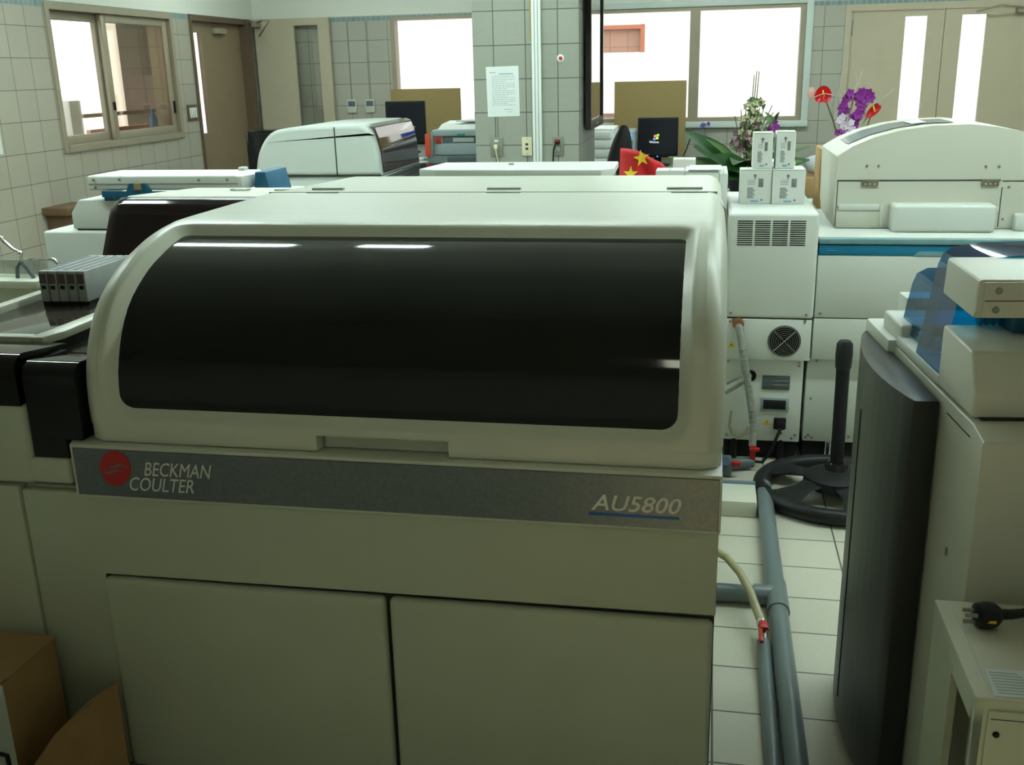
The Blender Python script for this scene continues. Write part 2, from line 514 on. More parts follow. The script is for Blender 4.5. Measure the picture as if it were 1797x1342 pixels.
# sliding window in the left wall
b = B()
y0, y1, z0, z1 = WIN_L
b.box(XL - 0.2, XL + 0.012, y0, y0 + 0.045, z0, z1); b.box(XL - 0.2, XL + 0.012, y1 - 0.045, y1, z0, z1)
b.box(XL - 0.2, XL + 0.012, y0 + 0.045, y1 - 0.045, z1 - 0.045, z1); b.box(XL - 0.2, XL + 0.02, y0 + 0.045, y1 - 0.045, z0, z0 + 0.045)
w1 = struct('window_1', b, alu)
def sash(name, xa, xb, ya, yb, g, root, w=0.06):
    b = B()
    b.box(xa, xb, ya, ya + w, z0 + .045, z1 - .045, .004); b.box(xa, xb, yb - w, yb, z0 + .045, z1 - .045, .004)
    b.box(xa, xb, ya + w, yb - w, z0 + .045, z0 + .045 + w, .004); b.box(xa, xb, ya + w, yb - w, z1 - .045 - w, z1 - .045, .004)
    s = part(name, b, alu, root)
    part('pane', B().box((xa + xb) / 2 - .003, (xa + xb) / 2 + .003, ya + w, yb - w, z0 + .045 + w, z1 - .045 - w), g, s)
    return s
sash('sash', XL - 0.10, XL - 0.065, y0 + .03, 7.24, glass, w1)
s2 = sash('sash', XL - 0.055, XL - 0.02, 7.20, y1 - .05, duskglass, w1)
part('latch', B().box(XL - 0.02, XL - 0.008, 7.215, 7.24, 1.36, 1.42, .003), black, s2)
part('pull', B().box(XL - 0.02, XL - 0.008, 8.115, 8.135, 1.30, 1.40, .003), black, s2)

# brown door in the left wall, its tall bright slit near the hinge
ya, yb, za, zb = DOOR_L
b = B()
b.box(XL - 0.2, XL + 0.015, ya, ya + 0.03, 0, zb); b.box(XL - 0.2, XL + 0.03, yb - 0.10, yb, 0, zb); b.box(XL - 0.2, XL + 0.015, ya + 0.03, yb - 0.10, zb - 0.05, zb)
d1 = struct('door_1', b, brownf)
lf = B()
wall_cells(lf, 'x', XL - 0.09, XL - 0.05, ya + 0.03, yb - 0.10, 0.01, zb - 0.05, [(8.645, 8.80, 1.10, 1.96)])
leaf1 = part('door_leaf', lf, brownd, d1)
part('slit_pane', B().box(XL - 0.073, XL - 0.067, 8.645, 8.80, 1.10, 1.96), glass, leaf1)
part('closer', B().box(XL - 0.05, XL - 0.0, 9.0, 9.22, 1.955, 2.005, .006), alu, leaf1)

# back windows
def back_window(name, q, mull, casing):
    xa, xb, za, zb = q
    b = B()
    y_0, y_1 = YB + 0.0, YB + 0.12
    w = 0.045
    b.box(xa, xa + w, y_0, y_1, za, zb); b.box(xb - w, xb, y_0, y_1, za, zb)
    xs = [xa + w]
    for m_ in mull: xs += [m_ - .045, m_ + .045]
    xs.append(xb - w)
    for i in range(0, len(xs), 2):
        b.box(xs[i], xs[i + 1], y_0, y_1, za, za + .035); b.box(xs[i], xs[i + 1], y_0, y_1, zb - .03, zb)
    for m_ in mull: b.box(m_ - .045, m_ + .045, y_0, y_1, za, zb)
    w_ = struct(name, b, alu)
    for i in range(0, len(xs), 2):
        part('pane', B().box(xs[i], xs[i + 1], y_0 + .06, y_0 + .066, za + .035, zb - .03), glass, w_)
    if casing:
        c = B()
        c.box(xa - .06, xb + .06, YB - .045, YB, za - .055, za, .004)
        c.box(xb, xb + .06, YB - .02, YB, za, zb + .06, .004)
        c.box(xa - .06, xb, YB - .02, YB, zb, zb + .05, .004)
        part('casing', c, palefr, w_)
    return w_
back_window('window_2', WIN_1, [-2.0], False)
back_window('window_3', WIN_2, [-0.163], True)

# double door on the right of the back wall
b = B()
xa, xb, za, zb = DOOR_R
b.box(xa, xa + .05, YB - .01, YB + .2, 0, zb); b.box(xb - .05, xb, YB - .01, YB + .2, 0, zb); b.box(xa + .05, xb - .05, YB - .01, YB + .2, zb - .05, zb)
d2 = struct('door_2', b, beige)
for (p, q, s, t) in ((xa + .05, 1.9565, 1.635, 1.82), (1.9615, xb - .05, 2.10, 2.30)):
    lf = B()
    wall_cells(lf, 'y', YB + .02, YB + .06, p, q, 0.01, zb - .055, [(s, t, 0.62, 1.95)])
    lo = part('door_leaf', lf, beige, d2)
    part('slit_pane', B().box(s, t, YB + .037, YB + .043, .62, 1.95), glass, lo)
part('meeting_strip', B().box(1.94, 1.98, YB + .0605, YB + .075, .01, 2.0), beige, d2)
part('hinge', B().cyl((xa + .055, YB + .008, 1.80), (xa + .055, YB + .008, 1.93), .012, seg=10), steel, d2)
b = B(); b.box(2.52, 2.79, YB - .05, YB + .02, 1.95, 2.0, .006); b.tube([(2.6, YB - .04, 1.99), (2.36, YB - .16, 2.01), (2.20, YB - .02, 1.97)], .008, 8)
part('closer', b, alu, d2)

# open beige door leaf resting against the back wall
b = B()
wall_cells(b, 'y', YB - .075, YB - .035, XL + .045, -3.60, .01, 2.10, [(-3.955, -3.715, .55, 2.035)])
d3 = struct('door_3', b, beige)
part('slit_pane', B().box(-3.955, -3.715, YB - .058, YB - .052, .55, 2.035), glass, d3)
b = B(); b.box(XL + .05, XL + .12, YB - .15, YB - .075, 2.03, 2.075, .005); b.tube([(XL + .1, YB - .14, 2.07), (-4.12, YB - .40, 2.075), (-4.05, YB - .41, 2.07), (-4.30, YB - .1, 1.95)], .009, 8)
part('closer_arm', b, alu, d3)

# tiled column with its conduit; television hangs on its right side
CX0, CX1, CY0, CY1 = -1.46, -0.80, 6.45, 7.30
struct('column', B().box(CX0, CX1, CY0, CY1, 0, ZC), tile_col)
b = B().box(CX1, CX1 + .004, CY0 + .0, CY1, 0, ZC)
struct('column_cladding', b, tile_colside)
b = B()
b.box(-1.087, -1.030, CY0 - .03, CY0, 0.0, ZC, .004)
ct = single('cable_trunking', b, trunk, 'white vertical cable trunking running up the front of the tiled column', 'cable trunking')
part('groove', B().box(-1.070, -1.066, CY0 - .0315, CY0 - .029, 0.1, ZC - .02), plate, ct)
part('groove', B().box(-1.050, -1.046, CY0 - .0315, CY0 - .029, 0.1, ZC - .02), plate, ct)
single('wall_stain', B().box(-1.102, -1.089, CY0 - .004, CY0 + .0005, 1.75, ZC - .2), brownm, 'brown stained strip beside the white trunking on the tiled column', 'stain')  # yellowish stain on the column, built as a thin brown strip

# ------------------------------------------------------------------ outside the windows
struct('ground_outside', B().box(-14, 9, YB + .3, 22, -.3, -.15), extfloor)
b = B()
wall_cells(b, 'y', 14.0, 14.3, -6.2, 6.0, -.2, 3.2, [(-1.62, -.88, 1.77, 2.10), (-1.62, -1.17, .55, 1.0)])
fa = struct('wall_outside', b, extwhite)
pk = B()
for za_, zb_, xb_ in ((1.77, 2.10, -.88), (.55, 1.0, -1.17)):
    pk.box(-1.62, xb_, 14.06, 14.2, za_, zb_)
part('pink_tiling', pk, tile_mat('pink_tiles', 'x', 0.05, .0, (0.40, 0.235, 0.175), (0.22, 0.13, 0.10), size=.23, gw=.008), fa)
rv = B(); rv.box(-.93, -.875, 13.99, 14.07, 1.77, 2.115); rv.box(-1.62, -.93, 13.99, 14.07, 2.06, 2.11)
part('reveal', rv, extorange, fa)
b = B(); b.box(-6.25, -5.47, 10.45, 10.65, -.2, 3.0)
oc = struct('wall_corridor', b, extgrey)
part('corridor_door', B().box(-5.95, -5.55, 10.42, 10.45, -.2, 2.1), extbrown, oc)
part('notice_board', B().box(-6.2, -5.5, 10.39, 10.42, 1.22, 1.62), mat('board_mauve', (.22, .17, .165), .7), oc)
struct('corridor_shade_slab', B().box(-6.25, -5.47, 8.9, 10.65, 2.35, 2.5), extgrey)  # unseen slab added to keep the sky off the corridor wall
struct('ground_yard', B().box(-16, XL - .22, 2, YB + .3, -.3, -.15), extfloor)
for (loc, rot, sx, sy) in (((XL - .21, 7.35, 1.6), (0, -PI / 2, 0), .95, 1.65), ((-2.26, YB + .21, 1.59), (-PI / 2, 0, 0), 1.5, .98),
                           ((-.27, YB + .21, 1.59), (-PI / 2, 0, 0), 2.1, .98), ((1.97, YB + .21, 1.3), (-PI / 2, 0, 0), .7, 1.4)):
    L = bpy.data.lights.new('daylight_portal', 'AREA'); L.shape = 'RECTANGLE'; L.size = sx; L.size_y = sy
    o = bpy.data.objects.new('daylight_portal', L); COL.objects.link(o); o.location = loc; o.rotation_euler = rot
    L.cycles.is_portal = True

# ------------------------------------------------------------------ ceiling lamps
lampface = mat('lamp_diffuser', (.8, .8, .8), .6, var=0, emit=(LAMP_COLOR, LAMP))
lampwarm = mat('lamp_diffuser_warm', (.8, .8, .7), .6, var=0, emit=((0.96, 1.0, 0.78), 12.0))
def ceiling_lamp(x, y, w, dd, label, m=None):
    t = thing('ceiling_lamp', label, 'ceiling light', (x, y, ZC - .07), 0, 'ceiling lamps')
    b = B()
    b.box(x - w / 2 - .02, x + w / 2 + .02, y - dd / 2 - .02, y + dd / 2 + .02, ZC - .05, ZC)
    part('housing', b, trunk, t)
    part('diffuser', B().box(x - w / 2, x + w / 2, y - dd / 2, y + dd / 2, ZC - .07, ZC - .0505, .005), m or lampface, t)
    return t
LAMPS = [(-3.5, 3.4, 1.2, 'front row far left'), (-2.42, 4.4, .65, 'front row left, short tube'), (-1.54, 4.4, .33, 'front row middle, shortest tube'), (.85, 3.4, 1.2, 'front row right, long tube'), (2.4, 3.4, 1.2, 'front row far right'),
         (-3.15, 5.4, 1.2, 'second row left'), (-1.0, 5.4, 1.2, 'second row middle'), (1.6, 5.4, 1.2, 'second row right'),
         (-3.1, 8.1, 1.2, 'back row left'), (.0, 8.1, 1.2, 'back row middle'), (2.2, 8.1, 1.2, 'back row right')]
for x, y, w, wh in LAMPS:
    ceiling_lamp(x, y, w, .16, 'fluorescent ceiling lamp above the laboratory, ' + wh)
ceiling_lamp(-.12, -.75, .12, .50, 'warm ceiling lamp behind the photographer', lampwarm)

# warm spot added unseen: its pool on the floor gilds the name band
dl = thing('added_spot', 'added unseen warm round spot fixture in the ceiling over the near aisle', 'ceiling light', (.33, .12, ZC - .04), 0)
part('ring', B().lathe([(.055, -.03), (.085, -.03), (.09, -.001)], (.33, .12, ZC), 28), trunk, dl)
part('lens', B().lathe([(.05, -.034), (.05, -.0305)], (.33, .12, ZC), 24), mat('added_spot_lens', (.8, .75, .6), .5, var=0, emit=((1.0, .82, .45), 30.0)), dl)
L = bpy.data.lights.new('added_spot_beam', 'SPOT'); L.energy = 450; L.color = (1.0, .82, .45); L.spot_size = math.radians(36); L.spot_blend = .8; L.shadow_soft_size = .05
o = bpy.data.objects.new('added_spot_beam', L); COL.objects.link(o); o.location = (.33, .12, ZC - .05)

# ------------------------------------------------------------------ the large analyser in front
AX0, AX1 = -1.312, 0.045
FY = 1.85
an = thing('chemistry_analyzer', 'large cream analyser with wide smoked curved hood window and grey name band', 'laboratory analyser', (-.70, FY, 0))
# cabinet carcass and the panels on its face
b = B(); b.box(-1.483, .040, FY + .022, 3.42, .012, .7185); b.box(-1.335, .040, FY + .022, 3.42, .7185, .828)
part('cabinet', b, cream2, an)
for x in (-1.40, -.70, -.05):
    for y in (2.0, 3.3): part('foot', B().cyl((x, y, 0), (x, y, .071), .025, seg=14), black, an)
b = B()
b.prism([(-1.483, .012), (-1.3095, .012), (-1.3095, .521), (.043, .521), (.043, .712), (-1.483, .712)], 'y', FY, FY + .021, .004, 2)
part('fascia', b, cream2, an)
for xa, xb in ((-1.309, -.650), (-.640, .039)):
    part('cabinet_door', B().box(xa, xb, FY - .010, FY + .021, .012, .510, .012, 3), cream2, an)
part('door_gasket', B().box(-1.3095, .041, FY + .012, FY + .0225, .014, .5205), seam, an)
part('corner_block', B().box(-1.474, -1.3545, FY, 2.045, .729, .790, .008, 3), cream2, an)
# name band between cabinet and hood
b = B()
b.prism([(-1.352, 1.875), (-1.338, FY - .012), (.046, FY - .012), (.046, 3.30), (-1.352, 3.30)], 'z', .708, .831, .004, 2)
part('band_frame', b, cream, an)
band = part('name_band', B().box(-1.330, .0405, FY - .0155, FY - .011, .7155, .8235, .001, 1), bandm, an)
# hood profile: (y, z) from the bottom of its front over the top to the rear
PROF = [(1.860, .868), (1.860, .93), (1.872, 1.0), (1.908, 1.077), (1.962, 1.138), (2.046, 1.188), (2.127, 1.217), (2.20, 1.235), (2.275, 1.245), (2.37, 1.249), (2.86, 1.249)]
def smooth_profile(P, n):
    # Catmull-Rom through the points, resampled at equal lengths
    out = []
    Q = [P[0]] + P + [P[-1]]
    for i in range(1, len(Q) - 2):
        for k in range(12):
            t = k / 12
            p = []
            for a in (0, 1):
                p0_, p1_, p2_, p3_ = Q[i - 1][a], Q[i][a], Q[i + 1][a], Q[i + 2][a]
                p.append(.5 * (2 * p1_ + (p2_ - p0_) * t + (2 * p0_ - 5 * p1_ + 4 * p2_ - p3_) * t * t + (3 * p1_ - p0_ - 3 * p2_ + p3_) * t ** 3))
            out.append(tuple(p))
    out.append(P[-1])
    L = [0]
    for a_, c_ in zip(out, out[1:]): L.append(L[-1] + math.dist(a_, c_))
    res = []
    for k in range(n + 1):
        s = L[-1] * k / n
        j = max(i for i in range(len(L)) if L[i] <= s + 1e-9)
        if j >= len(out) - 1: res.append(out[-1]); continue
        t = (s - L[j]) / (L[j + 1] - L[j])
        res.append((out[j][0] * (1 - t) + out[j + 1][0] * t, out[j][1] * (1 - t) + out[j + 1][1] * t))
    return res, L[-1]
NP = 90
PR, PLEN = smooth_profile(PROF, NP)
def prof_at(v):
    """point and outward normal of the hood profile at length v"""
    s = max(0.0, min(1.0, v / PLEN)) * NP
    i = min(NP - 1, int(s)); t = s - i
    y = PR[i][0] * (1 - t) + PR[i + 1][0] * t; z = PR[i][1] * (1 - t) + PR[i + 1][1] * t
    i0, i1 = max(0, i - 2), min(NP, i + 3)
    dy, dz = PR[i1][0] - PR[i0][0], PR[i1][1] - PR[i0][1]
    l = math.hypot(dy, dz)
    return y, z, -dz / l, dy / l
def hood_pt(x, v, dep=0.0):
    y, z, ny, nz = prof_at(v)
    return (x, y - ny * dep, z - nz * dep)
def v_of(y=None, z=None):
    best = min(range(NP + 1), key=lambda i: abs(PR[i][0] - y) if y is not None else abs(PR[i][1] - z))
    return PLEN * best / NP
RF = .046
VE = v_of(y=2.40)
hx0, hx1 = AX0 + RF, AX1 - RF * .9
b = B()
# rounded window opening in (x, v)
wx0, wx1, wv0, wv1 = -1.255, -.017, .010, v_of(y=2.262)
def rrect(x0, x1, v0, v1, rb, rt, n=10):
    pts = []
    for cx_, cv_, a0, r_ in ((x1 - rb, v0 + rb, -PI / 2, rb), (x1 - rt, v1 - rt, 0, rt), (x0 + rt, v1 - rt, PI / 2, rt), (x0 + rb, v0 + rb, PI, rb)):
        for k in range(n + 1):
            a = a0 + PI / 2 * k / n
            pts.append((cx_ + r_ * math.cos(a), cv_ + r_ * math.sin(a)))
    out = []
    for p, q in zip(pts, pts[1:] + pts[:1]):
        m_ = max(1, int(math.dist(p, q) / .03))
        for k in range(m_): out.append((p[0] + (q[0] - p[0]) * k / m_, p[1] + (q[1] - p[1]) * k / m_))
    return out
lip = rrect(wx0, wx1, wv0, wv1, .060, .045)
def inset(loop, k, cx_=None):
    out = []
    n = len(loop)
    for i, p in enumerate(loop):
        a, c = loop[i - 1], loop[(i + 1) % n]
        tx, tv = c[0] - a[0], c[1] - a[1]
        l = math.hypot(tx, tv) or 1
        out.append((p[0] - tv / l * k, p[1] + tx / l * k))
    return out
def outer(p):
    """where the ray from the window's middle through p meets the border of the front"""
    cx_, cv_ = (wx0 + wx1) / 2, (wv0 + wv1) / 2
    x, v = p
    # nearest border point keeps the rings tidy
    ox = min(max(x, hx0), hx1); ov = v
    dl = {'l': x - wx0, 'r': wx1 - x, 'b': v - wv0, 't': wv1 - v}
    return ox, ov, dl
def border(p):
    x, v = p
    tx = (x - wx0) / (wx1 - wx0); tv = (v - wv0) / (wv1 - wv0)
    bx = hx0 + tx * (hx1 - hx0); bv = tv * VE
    # push onto the rectangle's border
    k = min((bx - hx0), (hx1 - bx), (bv), (VE - bv))
    if k == bx - hx0: bx = hx0
    elif k == hx1 - bx: bx = hx1
    elif k == bv: bv = 0
    else: bv = VE
    return bx, bv
bord = [border(p) for p in lip]
# make sure the four corners of the border are met
for cxy in ((hx0, 0), (hx1, 0), (hx1, VE), (hx0, VE)):
    i = min(range(len(bord)), key=lambda j: math.dist(bord[j], cxy)); bord[i] = cxy
rings = []
NR = 7
for k in range(NR):
    t = k / (NR - 1)
    rings.append([(p[0] * (1 - t) + q[0] * t, p[1] * (1 - t) + q[1] * t, 0.0) for p, q in zip(bord, lip)])
for ins, dep in ((.004, .0015), (.009, .006), (.021, .018), (.027, .023)):
    rings.append([(p[0], p[1], dep) for p in inset(lip, ins)])
vr = [[b.bm.verts.new(hood_pt(*p)) for p in R] for R in rings]
for A, D in zip(vr, vr[1:]):
    n = len(A)
    for i in range(n): b.bm.faces.new((A[i], A[(i + 1) % n], D[(i + 1) % n], D[i]))
# top behind the window part, and the rounded sides
def strip(xa, xb, va, vb, nu, nv): b.grid(lambda u, v: hood_pt(xa + (xb - xa) * u, va + (vb - va) * v), nu, nv)
strip(hx0, hx1, VE, PLEN, 2, 14)
for side, xe, rr in ((-1, AX0, RF), (1, AX1, RF * .9)):
    def fil(u, v, side=side, xe=xe, rr=rr):
        a = u * PI / 2
        x = xe - side * rr * (1 - math.sin(a))
        return hood_pt(x if u < 1 else xe, v * PLEN, rr * (1 - math.cos(a)))
    b.grid(fil, 9, NP + 1)
    # flat cheek
    base = [(xe, PR[i][0] - prof_at(PLEN * i / NP)[2] * rr, PR[i][1] - prof_at(PLEN * i / NP)[3] * rr) for i in range(NP + 1)]
    b.grid(lambda u, v, base=base, xe=xe: (xe, max(base[min(NP, int(round(u * NP)))][1], 1.90), .835 + (base[min(NP, int(round(u * NP)))][2] - .835) * v), NP + 1, 2)
bmesh.ops.remove_doubles(b.bm, verts=b.bm.verts[:], dist=2e-4)
bmesh.ops.dissolve_degenerate(b.bm, edges=b.bm.edges[:], dist=1e-5)
part('hood', b, cream, an, angle=50)
# lower edge of the hood with the hand recess left open
def foot_piece(pts): return B().prism(pts, 'z', .8335, .8685)
b = foot_piece([(AX0 + .002, 1.905), (AX0 + .012, 1.878), (hx0, 1.860), (-.780, 1.860), (-.772, 1.90), (-.772, 2.0), (AX0 + .002, 2.0)])
b.prism([(-.506, 2.0), (-.506, 1.90), (-.498, 1.860), (hx1, 1.860), (AX1 - .010, 1.876), (AX1 - .002, 1.90), (AX1 - .002, 2.0)], 'z', .8335, .8685)
b.box(-.772, -.506, 1.888, 2.0, .8335, .8685)
part('hood_lower_edge', b, cream, an)
part('window', B().grid(lambda u, v: hood_pt(wx0 + .018 + (wx1 - wx0 - .036) * u, wv0 + .012 + (wv1 - wv0 - .024) * v, .0222), 12, 60), smoke, an)
# rear lid and back of the hood
def lid_pt(u, v):
    t = v
    y = 2.862 + (3.38 - 2.862) * t
    z = 1.249 - .006 * t
    xl = AX0 + .055 + .075 * max(0, t - .15); xr = AX1 - .045
    return (xl + (xr - xl) * u, y, z)
b = B(); b.grid(lid_pt, 2, 10)
L0 = [lid_pt(0, k / 9) for k in range(10)]; R0 = [lid_pt(1, k / 9) for k in range(10)]
for S, xo, sg in ((L0, -.045, -1), (R0, .042, 1)):
    def fl(u, v, S=S, xo=xo):
        p = S[min(9, int(round(v * 9)))]
        a = u * PI / 2
        return (p[0] + xo * math.sin(a), p[1], p[2] - .055 * (1 - math.cos(a)))
    b.grid(fl, 7, 10)
    b.poly([(p[0] + xo, p[1], p[2] - .055) for p in S] + [(S[-1][0] + xo, 3.38, .835), (S[0][0] + xo, 2.862, .835)])
b.poly([(L0[-1][0] - .045, 3.38, .835), (L0[-1][0] - .045, 3.38, 1.20), L0[-1], R0[-1], (R0[-1][0] + .042, 3.38, 1.20), (R0[-1][0] + .042, 3.38, .835)])
bmesh.ops.remove_doubles(b.bm, verts=b.bm.verts[:], dist=2e-4)
part('rear_lid', b, cream, an, angle=50)
part('lid_seam', B().box(AX0 + .03, AX1 - .02, 2.8605, 2.864, 1.240, 1.2502), plate, an)
for xh in (-1.16, -.62, -.10):
    part('lid_hinge', B().box(xh, xh + .10, 2.845, 2.857, 1.2485, 1.2525, .0015), greygreen, an)
    part('lid_hinge', B().box(xh - .015, xh + .085, 2.93, 2.945, 1.247, 1.2545, .0015), greygreen, an)
# small cable and clip down the right shoulder of the hood
b = B(); b.tube([(.030, 2.72, 1.235), (.046, 2.70, 1.22), (.0495, 2.66, 1.16), (.0495, 2.64, 1.08), (.0495, 2.63, .98)], .004, 8)
part('side_cable', b, plate, an)
# emblem and lettering on the band
BY = FY - .0158
em = B()
N = 40
pts = []
for k in range(N):
    a = 2 * PI * k / N
    x, z = .036 * math.cos(a), .0405 * math.sin(a)
    pts.append((-1.232 + x + .10 * z, .7815 + z))
em.prism(pts, 'y', BY - .0008, BY)
e_ = part('emblem', em, redm, an)
for zc, xs in ((.787, .004), (.773, -.008)):
    w = B()
    top = [(-1.232 + xs + .026 * (2 * k / 14 - 1), zc + .0035 * math.sin(2 * PI * k / 14) * -1 + .0035 * math.sin(PI * k / 14)) for k in range(15)]
    bot = [(x, z - .0050 * math.sin(PI * k / 14) - .0006) for k, (x, z) in enumerate(top)]
    w.prism(top + bot[::-1], 'y', BY - .0012, BY - .0007)
    part('emblem_wave', w, bandm, e_)
part('brand_lettering', text_b('BECKMAN', width=.158, height=.0315, x=-1.166, y=BY, z=.768, shear=.36, bold=.0, caps=.84, tilt=-.006), letter, an)
part('brand_lettering', text_b('COULTER', width=.150, height=.0315, x=-1.204, y=BY, z=.732, shear=.36, bold=.0, caps=.84, tilt=-.006), letter, an)
part('model_lettering', text_b('AU5800', width=.176, height=.034, x=-.206, y=BY, z=.7475, shear=.25, bold=.001), letter, an)
part('model_underline', B().prism([(-.211, .7365), (-.033, .7365), (-.034, .7415), (-.210, .7425)], 'y', BY - .0008, BY), bluebar, an)

# ------------------------------------------------------------------ rack loader left of the large analyser
rl = thing('rack_loader', 'cream rack loading unit with black glossy covers left of the big analyser', 'laboratory loader', (-1.7, FY, 0))
part('lower_panel', B().box(-1.955, -1.490, FY, 2.9, .05, .718, .004), cream2, rl)
part('upper_panel', B().box(-1.955, -1.442, FY - .002, 2.06, .726, .908, .012, 3), cream2, rl)
def black_cover(xa, xb, zb, zt, ya, yb):
    r = .035
    pr = [(ya, zb)] + [(ya + r - r * math.cos(a), zt - r + r * math.sin(a)) for a in [PI / 2 * k / 8 for k in range(9)]] + [(yb, zt - .020), (yb, zb)]
    return B().prism(pr, 'x', xa, xb)
part('left_cover', black_cover(-1.955, -1.452, .905, 1.018, FY + .004, 2.045), blackgl, rl)
part('right_cover', black_cover(-1.437, -1.3125, .834, 1.004, FY + .004, 2.02), blackgl, rl)
part('right_cover_skirt', B().box(-1.437, -1.3535, FY + .004, 2.02, .7905, .8345), blackgl, rl)
part('cover_gap', B().box(-1.4525, -1.4365, FY + .03, 2.02, .905, .99), dark, rl)
part('front_skirt', B().box(-1.957, -1.535, 2.05, 2.0795, .72, .985), blackgl, rl)
part('tray', B().box(-1.957, -1.36, 2.08, 2.9, .72, .965, .004), graytray, rl)
part('front_rail', B().box(-1.957, -1.535, 2.048, 2.078, .985, 1.010, .006), cream, rl)
part('right_rail', B().prism([(-1.55, 2.048), (-1.515, 2.048), (-1.498, 2.11), (-1.498, 2.9), (-1.535, 2.9), (-1.535, 2.12), (-1.55, 2.08)], 'z', .990, 1.010, .005), cream, rl)
part('side_skirt', B().box(-1.530, -1.503, 2.09, 2.9, .965, .9905), blackgl, rl)
part('left_rail', B().box(-1.955, -1.92, 2.08, 2.66, .955, .985, .005), cream, rl)
part('label', B().box(-1.76, -1.63, 2.15, 2.20, .9652, .9662), mat('tray_label', (.30, .29, .30), .5), rl)
# sample racks side by side on the tray
def sample_rack(x, label):
    t = thing('sample_rack', label, 'sample rack', (x, 2.555, .965), 0, 'grey sample racks on the tray')
    b = B(); b.box(x - .0135, x + .0135, 2.555, 2.815, 0.9750, 1.0640, .003)
    part('body', b, rackm, t)
    part('end_window', B().box(x - .010, x + .010, 2.5525, 2.556, 1.0280, 1.0560), rackdk, t)
    part('foot', B().box(x - .0135, x + .0135, 2.56, 2.81, 0.9650, 0.9755), black, t)
    part('clip', B().box(x - .006, x + .006, 2.552, 2.556, 1.0120, 1.0220), black, t)
    part('slot', B().box(x - .009, x + .009, 2.575, 2.795, 1.0638, 1.0648), greydk, t)
    return t
rack0 = sample_rack(-1.858, 'outermost grey sample rack on the tray, leftmost of the five')
rn = ['second grey sample rack from the left on the tray', 'middle grey sample rack of the five on the tray', 'fourth grey sample rack from the left on the tray', 'grey sample rack nearest the cream hood on the tray']
for i in range(4): dup(rack0, (.029 * (i + 1), .002 * i, 0), rn[i])

# second hood, plum glass, behind the rack loader
h2 = thing('second_analyzer', 'white topped analyser with plum black glass front behind the sample racks', 'laboratory analyser', (-1.7, 3.45, 0))
P2 = [(3.43, .84), (3.435, .90), (3.445, 1.02), (3.452, 1.10), (3.462, 1.135), (3.480, 1.152), (3.505, 1.159)]
b = B()
def h2pt(u, v):
    s = v * (len(P2) - 1); i = min(len(P2) - 2, int(s)); t = s - i
    y = P2[i][0] * (1 - t) + P2[i + 1][0] * t; z = P2[i][1] * (1 - t) + P2[i + 1][1] * t
    r = .06
    xl = -2.295 + (z - .84) * .30
    x = xl + (-1.40 - xl) * u
    k = max(0, 1 - (x - xl) / r)
    return (x, y + r * (1 - math.sqrt(max(0, 1 - k * k))) * .8, z - (r * (1 - math.sqrt(max(0, 1 - k * k))) * .6 if v > .6 else 0))
b.grid(h2pt, 40, 25)
part('glass_front', b, smokeplum, h2)
b = B(); b.prism([(-2.15, 3.50), (-1.40, 3.50), (-1.40, 3.78), (-2.0, 3.78)], 'z', .86, 1.163, .012, 3)
part('top_cover', b, white2, h2)
part('cabinet', B().box(-2.29, -1.40, 3.52, 3.80, .02, .86), white2, h2)
for x in (-1.80, -1.62): part('lid_hinge', B().box(x, x + .08, 3.66, 3.68, 1.163, 1.170, .002), chrome if x < -1.7 else white, h2)

# ------------------------------------------------------------------ far left analyser with white lid on blue bracket
c = thing('blue_cover_analyzer', 'white analyser with screwed lid raised on blue brackets by the tiled left wall', 'laboratory analyser', (-2.1, 3.95, 0))
part('base', B().box(-2.80, -1.36, 3.90, 4.75, .02, .965, .010, 3), white, c)
b = B(); b.prism([(-2.672, .972), (-2.672, 1.04), (-2.63, 1.095), (-1.45, 1.095), (-1.45, .972)], 'y', 3.93, 4.45, .006, 2)
part('upper_block', b, white, c)
part('block_gasket', B().box(-2.66, -1.46, 3.94, 4.44, .964, .973), seam, c)
b = B(); b.prism([(-2.555, 1.138), (-2.555, 1.198), (-1.89, 1.198), (-1.86, 1.138)], 'y', 3.90, 4.16, .008, 3)
lidc = part('lid', b, white, c)
b = B(); b.prism([(-1.786, 1.197), (-1.756, 1.139), (-1.735, 1.150), (-1.735, 1.185)], 'y', 3.905, 4.155)
part('lid_end', B().prism([(-1.89, 3.90), (-1.862, 3.902), (-1.835, 4.15), (-1.89, 4.15)], 'z', 1.142, 1.194, .003), white, lidc)
part('groove', B().box(-2.55, -1.88, 3.8985, 3.901, 1.163, 1.166), plate, lidc)
for x, z in ((-2.525, 1.183), (-2.405, 1.183), (-2.05, 1.180), (-1.925, 1.180), (-2.52, 1.150), (-1.915, 1.147)): screw(lidc, x, 3.899, z, .006)
part('knob', B().box(-1.97, -1.94, 4.10, 4.14, 1.197, 1.212, .004), white, lidc)
b = B()
b.prism([(-2.485, 1.112), (-2.485, 1.136), (-2.372, 1.136), (-2.355, 1.168), (-2.335, 1.168), (-2.335, 1.14), (-2.30, 1.14), (-2.30, 1.168), (-2.285, 1.168), (-2.262, 1.136), (-1.85, 1.136), (-1.85, 1.112)], 'y', 3.884, 3.898)
b.prism([(-1.86, 1.112), (-1.765, 1.112), (-1.785, 1.205), (-1.83, 1.205), (-1.834, 1.13)], 'y', 3.96, 4.18, .003)
b.box(-1.87, -1.84, 3.89, 3.97, 1.112, 1.136); b.box(-2.48, -2.44, 3.89, 4.0, 1.096, 1.12)
part('blue_bracket', b, bluebr, c)
part('bracket_stop', B().box(-2.333, -2.302, 3.880, 3.8985, 1.142, 1.168), brownm, c)

